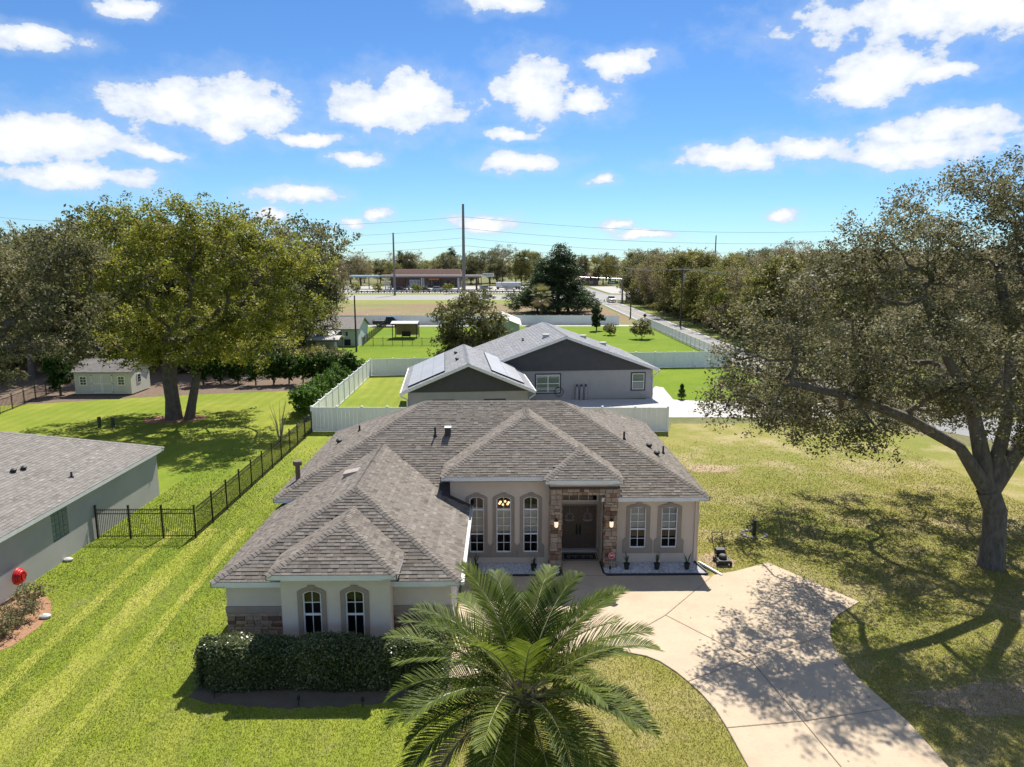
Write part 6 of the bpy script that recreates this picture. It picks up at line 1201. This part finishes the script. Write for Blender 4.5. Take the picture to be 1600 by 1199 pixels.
# petrol station: shop and canopy
M_BRICK = mat('brown_brick', (.13, .085, .07), .9, var=.15, scale=1.2); M_RROOF = mat('red_brown_roof', (.17, .085, .065), .9, var=.12, scale=.8)
t = thing('petrol_station_shop', 'low brown brick petrol station shop with red brown roof', 'shop', (-35, 318, 0)); xs0, xs1 = pl(607, 440, 318).x, pl(722, 440, 318).x
b = MB(); b.box(xs0+1, xs1-1, 318, 330, 0, 4.6); b.build('wall', M_BRICK, t); b = MB(); V = [(xs0, 316.5, 4.7), (xs1, 316.5, 4.7), (xs1, 331, 4.7), (xs0, 331, 4.7), (xs0+3, 321, 8.0), (xs1-1, 321, 8.0), (xs1-1, 327, 8.0), (xs0+3, 327, 8.0)]; b.add(V, [(3,2,1,0), (4,5,6,7), (0,1,5,4), (1,2,6,5), (2,3,7,6), (3,0,4,7)]); b.build('roof', M_RROOF, t)
xa = pl(640, 440, 318).x
for k in range(3): b = MB(); b.box(xa+k*1.6, xa+1.4+k*1.6, 317.9, 317.99, .1, 3.4); w_ = b.build('shop_window', M_FRAME, t); b = MB(); b.box(xa+.12+k*1.6, xa+1.28+k*1.6, 317.85, 317.899, .25, 3.25); b.build('pane', mat('sky_pane', (.22, .34, .45), .1, spec=.9), w_)
for k in range(5): xb = pl(664+k*10, 440, 318).x; b = MB(); b.box(xb, xb+2.2, 317.9, 317.99, .8, 3.3); w_ = b.build('shop_window', M_BLACK, t); b = MB(); b.box(xb+.1, xb+2.1, 317.85, 317.899, .9, 3.2); b.build('pane', M_WIN, w_)
b = MB(); xb = pl(670, 440, 318).x; b.box(xb, xb+5, 317.7, 317.84, 3.4, 4.1); b.build('sign_band', mat('orange_sign', (.55, .20, .07), .6), t)
t = thing('station_canopy', 'long flat petrol station canopy with a pale fascia', 'canopy', (-34, 295, 0)); xc0, xc1 = pl(596, 430, 297).x, pl(752, 430, 297).x
b = MB(); b.box(xc0, xc1, 292, 303, 5.0, 6.0); b.build('canopy_roof', mat('canopy_brown', (.20, .14, .12), .7), t); b = MB(); b.ring([(xc0, 292), (xc1, 292), (xc1, 303), (xc0, 303)], [(xc0-.12, 291.88), (xc1+.12, 291.88), (xc1+.12, 303.12), (xc0-.12, 303.12)], 5.45, 6.05, 'z'); b.build('fascia', mat('canopy_fascia', (.52, .48, .45), .6), t)
for k in range(6):
    xx = xc0+2+(xc1-xc0-4)*k/5
    for yy in (294, 301): b = MB(); b.box(xx-.25, xx+.25, yy-.25, yy+.25, 0, 5.0); b.build('column', M_BRICK if k % 2 else M_WHITE, t)
    b = MB(); b.box(xx+1.2, xx+2.1, 297, 297.6, 0, 1.7); tag(b.build('fuel_pump', mat('pump_white', (.6, .6, .6), .5), None), 'pale fuel pump under the long station canopy', 'fuel pump', 'fuel pumps under the canopy')
t = thing('carport', 'pale blue carport roof left of the petrol station shop', 'carport', (-62, 305, 0)); x0, x1 = pl(548, 430, 305).x, pl(594, 430, 305).x; b = MB(); b.box(x0, x1, 302, 309, 4.9, 5.7); b.build('carport_roof', mat('pale_blue_metal', (.42, .55, .62), .5), t)
for k in range(4): xx = x0+.6+(x1-x0-1.2)*k/3; b = MB(); b.box(xx-.15, xx+.15, 302.2, 302.5, 0, 4.9); b.build('post', M_BLACK, t)
# roadside sign
q = pl(763, 430, 275); t = thing('roadside_sign', 'white roadside sign board with dark lettering on a post', 'sign', (q.x, 275, 0)); b = MB(); b.box(q.x-2.2, q.x+2.2, 274.8, 275.1, q.z-.6, q.z+.7); b.build('sign_board', M_WHITE, t)
b = MB(); r = random.Random(2)
for k in range(7): x = q.x-1.8+k*.53; b.box(x, x+.1, 274.76, 274.8, q.z-.2, q.z+.35); b.box(x+.1, x+.36, 274.76, 274.8, q.z+.22-.2*(k % 3), q.z+.35-.2*(k % 3)); b.box(x+.28, x+.38, 274.758, 274.799, q.z-.2, q.z+.1+.2*(k % 2))
b.build('lettering', M_BLACK, t); b = MB(); b.box(q.x+.4, q.x+.7, 275.11, 275.35, 0, q.z+.6); b.build('post', M_BLACK, t)
# low barrier along the forecourt
t = thing('guard_rail', 'low dark and white barrier along the edge of the forecourt', 'barrier', (-40, 268, 0)); x0, x1 = pl(556, 452, 268).x, pl(816, 452, 268).x; n_ = 60
b = MB(); b.box(x0, x1, 268.1, 268.25, .35, .7); b.build('rail', M_BLACK, t)
for k in range(n_): xx = x0+(x1-x0)*k/(n_-1); b = MB(); b.box(xx-.18, xx+.18, 267.95, 268.1, 0, .85); b.build('post', M_WHITE if k % 2 else M_BLACK, t)
# house past the crossing
t = thing('roadside_building', 'red brown roofed building past the crossing', 'building', (40, 345, 0)); q0, q1 = pl(893, 440, 345).x, pl(935, 440, 345).x; gable_box(t, q0, q1, 345, 356, 3.2, 2.4, mat('dull_brick', (.22, .15, .12), .9), M_RROOF, 'x', .8)
for k in range(3): simple_window(t, q0+1.5+k*3.6, q0+3+k*3.6, 1.0, 2.4, 345, grid=(2, 1))

# utility poles and wires
def pole(lab, x, y, h, r0, m, arm=None, group='utility poles', tilt=0, box=False, name='utility_pole'):
    t = thing(name, lab, 'utility pole', (x, y, 0), group); b = MB(); b.tube([(x, y, 0), (x+tilt*h, y, h)], [r0, r0*.62], 10); b.build('pole_shaft', m, t, smooth=True)
    if arm: b = MB(); b.box(x-arm/2, x+arm/2, y-.26, y-.13, h-.9, h-.72); a_ = b.build('crossarm', M_POLE, t)
    if arm:
        for k in range(3): b = MB(); xx = x-arm/2+.15+(arm-.3)*k/2; b.lathe([(.05, h-.719), (.07, h-.62), (.03, h-.52)], (xx, y-.2), 6); b.build('insulator', M_STEEL, a_)
    if box: b = MB(); b.lathe([(.24, h-2.9), (.26, h-2.8), (.26, h-2.0), (.2, h-1.9)], (x+.42, y), 10); b.build('transformer', M_STEEL, t)
    return t
def on_pole(px, py_base, py_top): b_ = g(px, py_base); return b_.x, b_.y, pl(px, py_top, b_.y).z
x, y, h = on_pole(725, 456, 319); pole('tallest thick grey pole by the highway', x, y, h, .72, M_POLEC); P1 = (x, y, h)
x, y, h = on_pole(617, 462, 364); pole('tall grey brown pole left of the thickest pole', x, y, h, .42, M_POLEC)
x, y, h = on_pole(557, 550, 462); pole('dark wooden pole beside the white outbuilding', x, y, h, .14, M_POLE)
x, y, h = on_pole(752, 452, 407); pole('thin dark pole behind the roadside sign', x, y, h, .16, M_POLE)
x, y, h = on_pole(1063, 509, 416); pole('wooden pole with transformer at the street edge', x, y, h, .18, M_POLE, 2.2, box=True); PA = (x, y, h)
x, y, h = on_pole(985, 497, 450); pole('short dark pole beside the street at the fence end', x, y, h, .16, M_POLE)
x, y, h = on_pole(972, 474, 438); pole('stout grey signal pole at the crossing', x, y, h, .3, M_POLEC); PB = (x, y, h)
x, y, h = on_pole(978, 472, 438); pole('slim dark pole just behind the signal pole', x, y, h, .16, M_POLE, 2.0)
q = pl(1187, 423, 150); pole('wooden pole rising out of the wood across the street', q.x, 150, q.z, .2, M_POLE, 2.2)
q = pl(1119, 368, 420); pole('distant pole standing above the wood', q.x, 420, q.z, .45, M_POLE)
x, y, h = on_pole(1137, 515, 478); pole('pale thin post at the edge of the wood', 48, 112, 5.2, .12, M_STEEL)
def wire(lab, a, b_, sag, r_=.045):
    a, b_ = Vector(a), Vector(b_); n = 26; b = MB(); b.tube([a.lerp(b_, i/n)-Vector((0, 0, 4*sag*(i/n)*(1-i/n))) for i in range(n+1)], r_, 5); tag(b.build('power_line', M_POLEC, None), lab, 'power line', 'overhead wires')
for k, (py, s_) in enumerate(((339, 'top'), (357, 'second'), (372, 'third'), (384, 'lowest'))):
    z = pl(725, py, P1[1]).z
    wire('%s wire leaving the thickest pole toward the oaks' % s_, (P1[0]-.3, P1[1], z), (P1[0]-190, P1[1]-4, z+1), 4.5); wire('%s wire leaving the thickest pole toward the street wood' % s_, (P1[0]+.3, P1[1], z), (P1[0]+240, P1[1]+2, z+1.5), 6.5)
for dx in (-1, 0, 1): wire('wire along the street wood on the pole with transformer', (PA[0]+dx, PA[1], PA[2]-.5), (PA[0]+dx-2, 208, PA[2]-.3), .8, .025); wire('wire from the transformer pole out over the wood', (PA[0]+dx, PA[1], PA[2]-.5), (PA[0]+dx+14, 60, PA[2]-.3), .8, .025)
# traffic signal arm
t = thing('signal_arm', 'traffic signal arm with hanging signals and a green street sign', 'traffic signal', (PB[0], PB[1], 0)); zA = pl(945, 435, PB[1]).z; xA = pl(905, 432, PB[1]).x
b = MB(); b.tube([(PB[0]-.25, PB[1], zA-.25), (xA, PB[1], zA+.35)], [.16, .09], 8); b.build('arm', M_STEEL, t)
for px in (923, 935, 947, 953): q = pl(px, 436, PB[1]); b = MB(); b.box(q.x-.22, q.x+.22, PB[1]-.45, PB[1]-.18, zA-.75, zA+.45); s_ = b.build('signal_head', M_BLACK, t); b = MB(); [b.lathe([(.1, zA-.6+k*.36), (.1, zA-.58+k*.36)], (q.x, PB[1]-.46), 8) for k in range(3)]; b.build('lens', M_RLAMP, s_)
q = pl(960, 441, PB[1]); b = MB(); b.box(q.x-1.4, q.x+1.1, PB[1]-.3, PB[1]-.22, zA-1.7, zA-.75); gs = b.build('street_sign', mat('sign_green', (.01, .22, .12), .5), t); b = MB(); b.box(q.x-1.2, q.x-.8, PB[1]-.33, PB[1]-.301, zA-1.4, zA-1.05); b.box(q.x-.6, q.x+.1, PB[1]-.33, PB[1]-.301, zA-1.4, zA-1.1); b.build('lettering', M_WHITE, gs)
# bus-stop style signs by the street and verge shrubs
for px, py, lab in ((936, 482, 'small dark backed road sign at the field corner'), (1007, 503, 'small dark diamond road sign beside the street')):
    q = g(px, py+9); t = thing('road_sign', lab, 'sign', q); b = MB(); b.tube([(q.x, q.y, 0), (q.x, q.y, 1.9)], .035, 6); b.build('post', M_STEEL, t); b = MB(); b.prism([(q.x-.38, 2.2), (q.x, 1.82), (q.x+.38, 2.2), (q.x, 2.58)], q.y-.05, q.y-.02, 'y'); b.build('sign_plate', M_BLACK, t)
for k in range(26):
    x = 37.2+rt_.uniform(-.8, 3.2); yv = 96+k*4.6+rt_.uniform(-1.5, 1.5); bush('verge_shrub', 'tangled shrub at the edge of the wood across the street', x, yv, rt_.uniform(1.5, 2.6), 2.0, rt_.uniform(1.8, 4.2), 1300, .34, (L_WOOD, L_BROWN, L_DARK, L_SHRUB)[k % 4] if k % 4 < 3 else L_WOOD, 300+k, 'shrubs along the edge of the wood')
for k in range(22):
    x = -52+k*1.9+rt_.uniform(-.8, .8); yv = 80+rt_.uniform(-3, 5); bush('undergrowth_shrub', 'shrub in the undergrowth of the wood behind the shed', x-6, yv, rt_.uniform(1.4, 2.4), 1.8, rt_.uniform(1.8, 4.0), 1400, .3, (L_DARK, L_WOOD, L_BROWN)[k % 3], 340+k, 'undergrowth behind the shed')
for k, (px, py) in enumerate(((556, 455), (591, 452), (650, 452), (700, 449))): q = pl(px, py, 272+k % 2*4); bush('roadside_shrub', 'yellow green roadside bush in front of the petrol station', q.x, q.y, 2.2, 2.0, 3.6, 1200, .4, L_OAKL, 370+k, 'roadside bushes at the station')
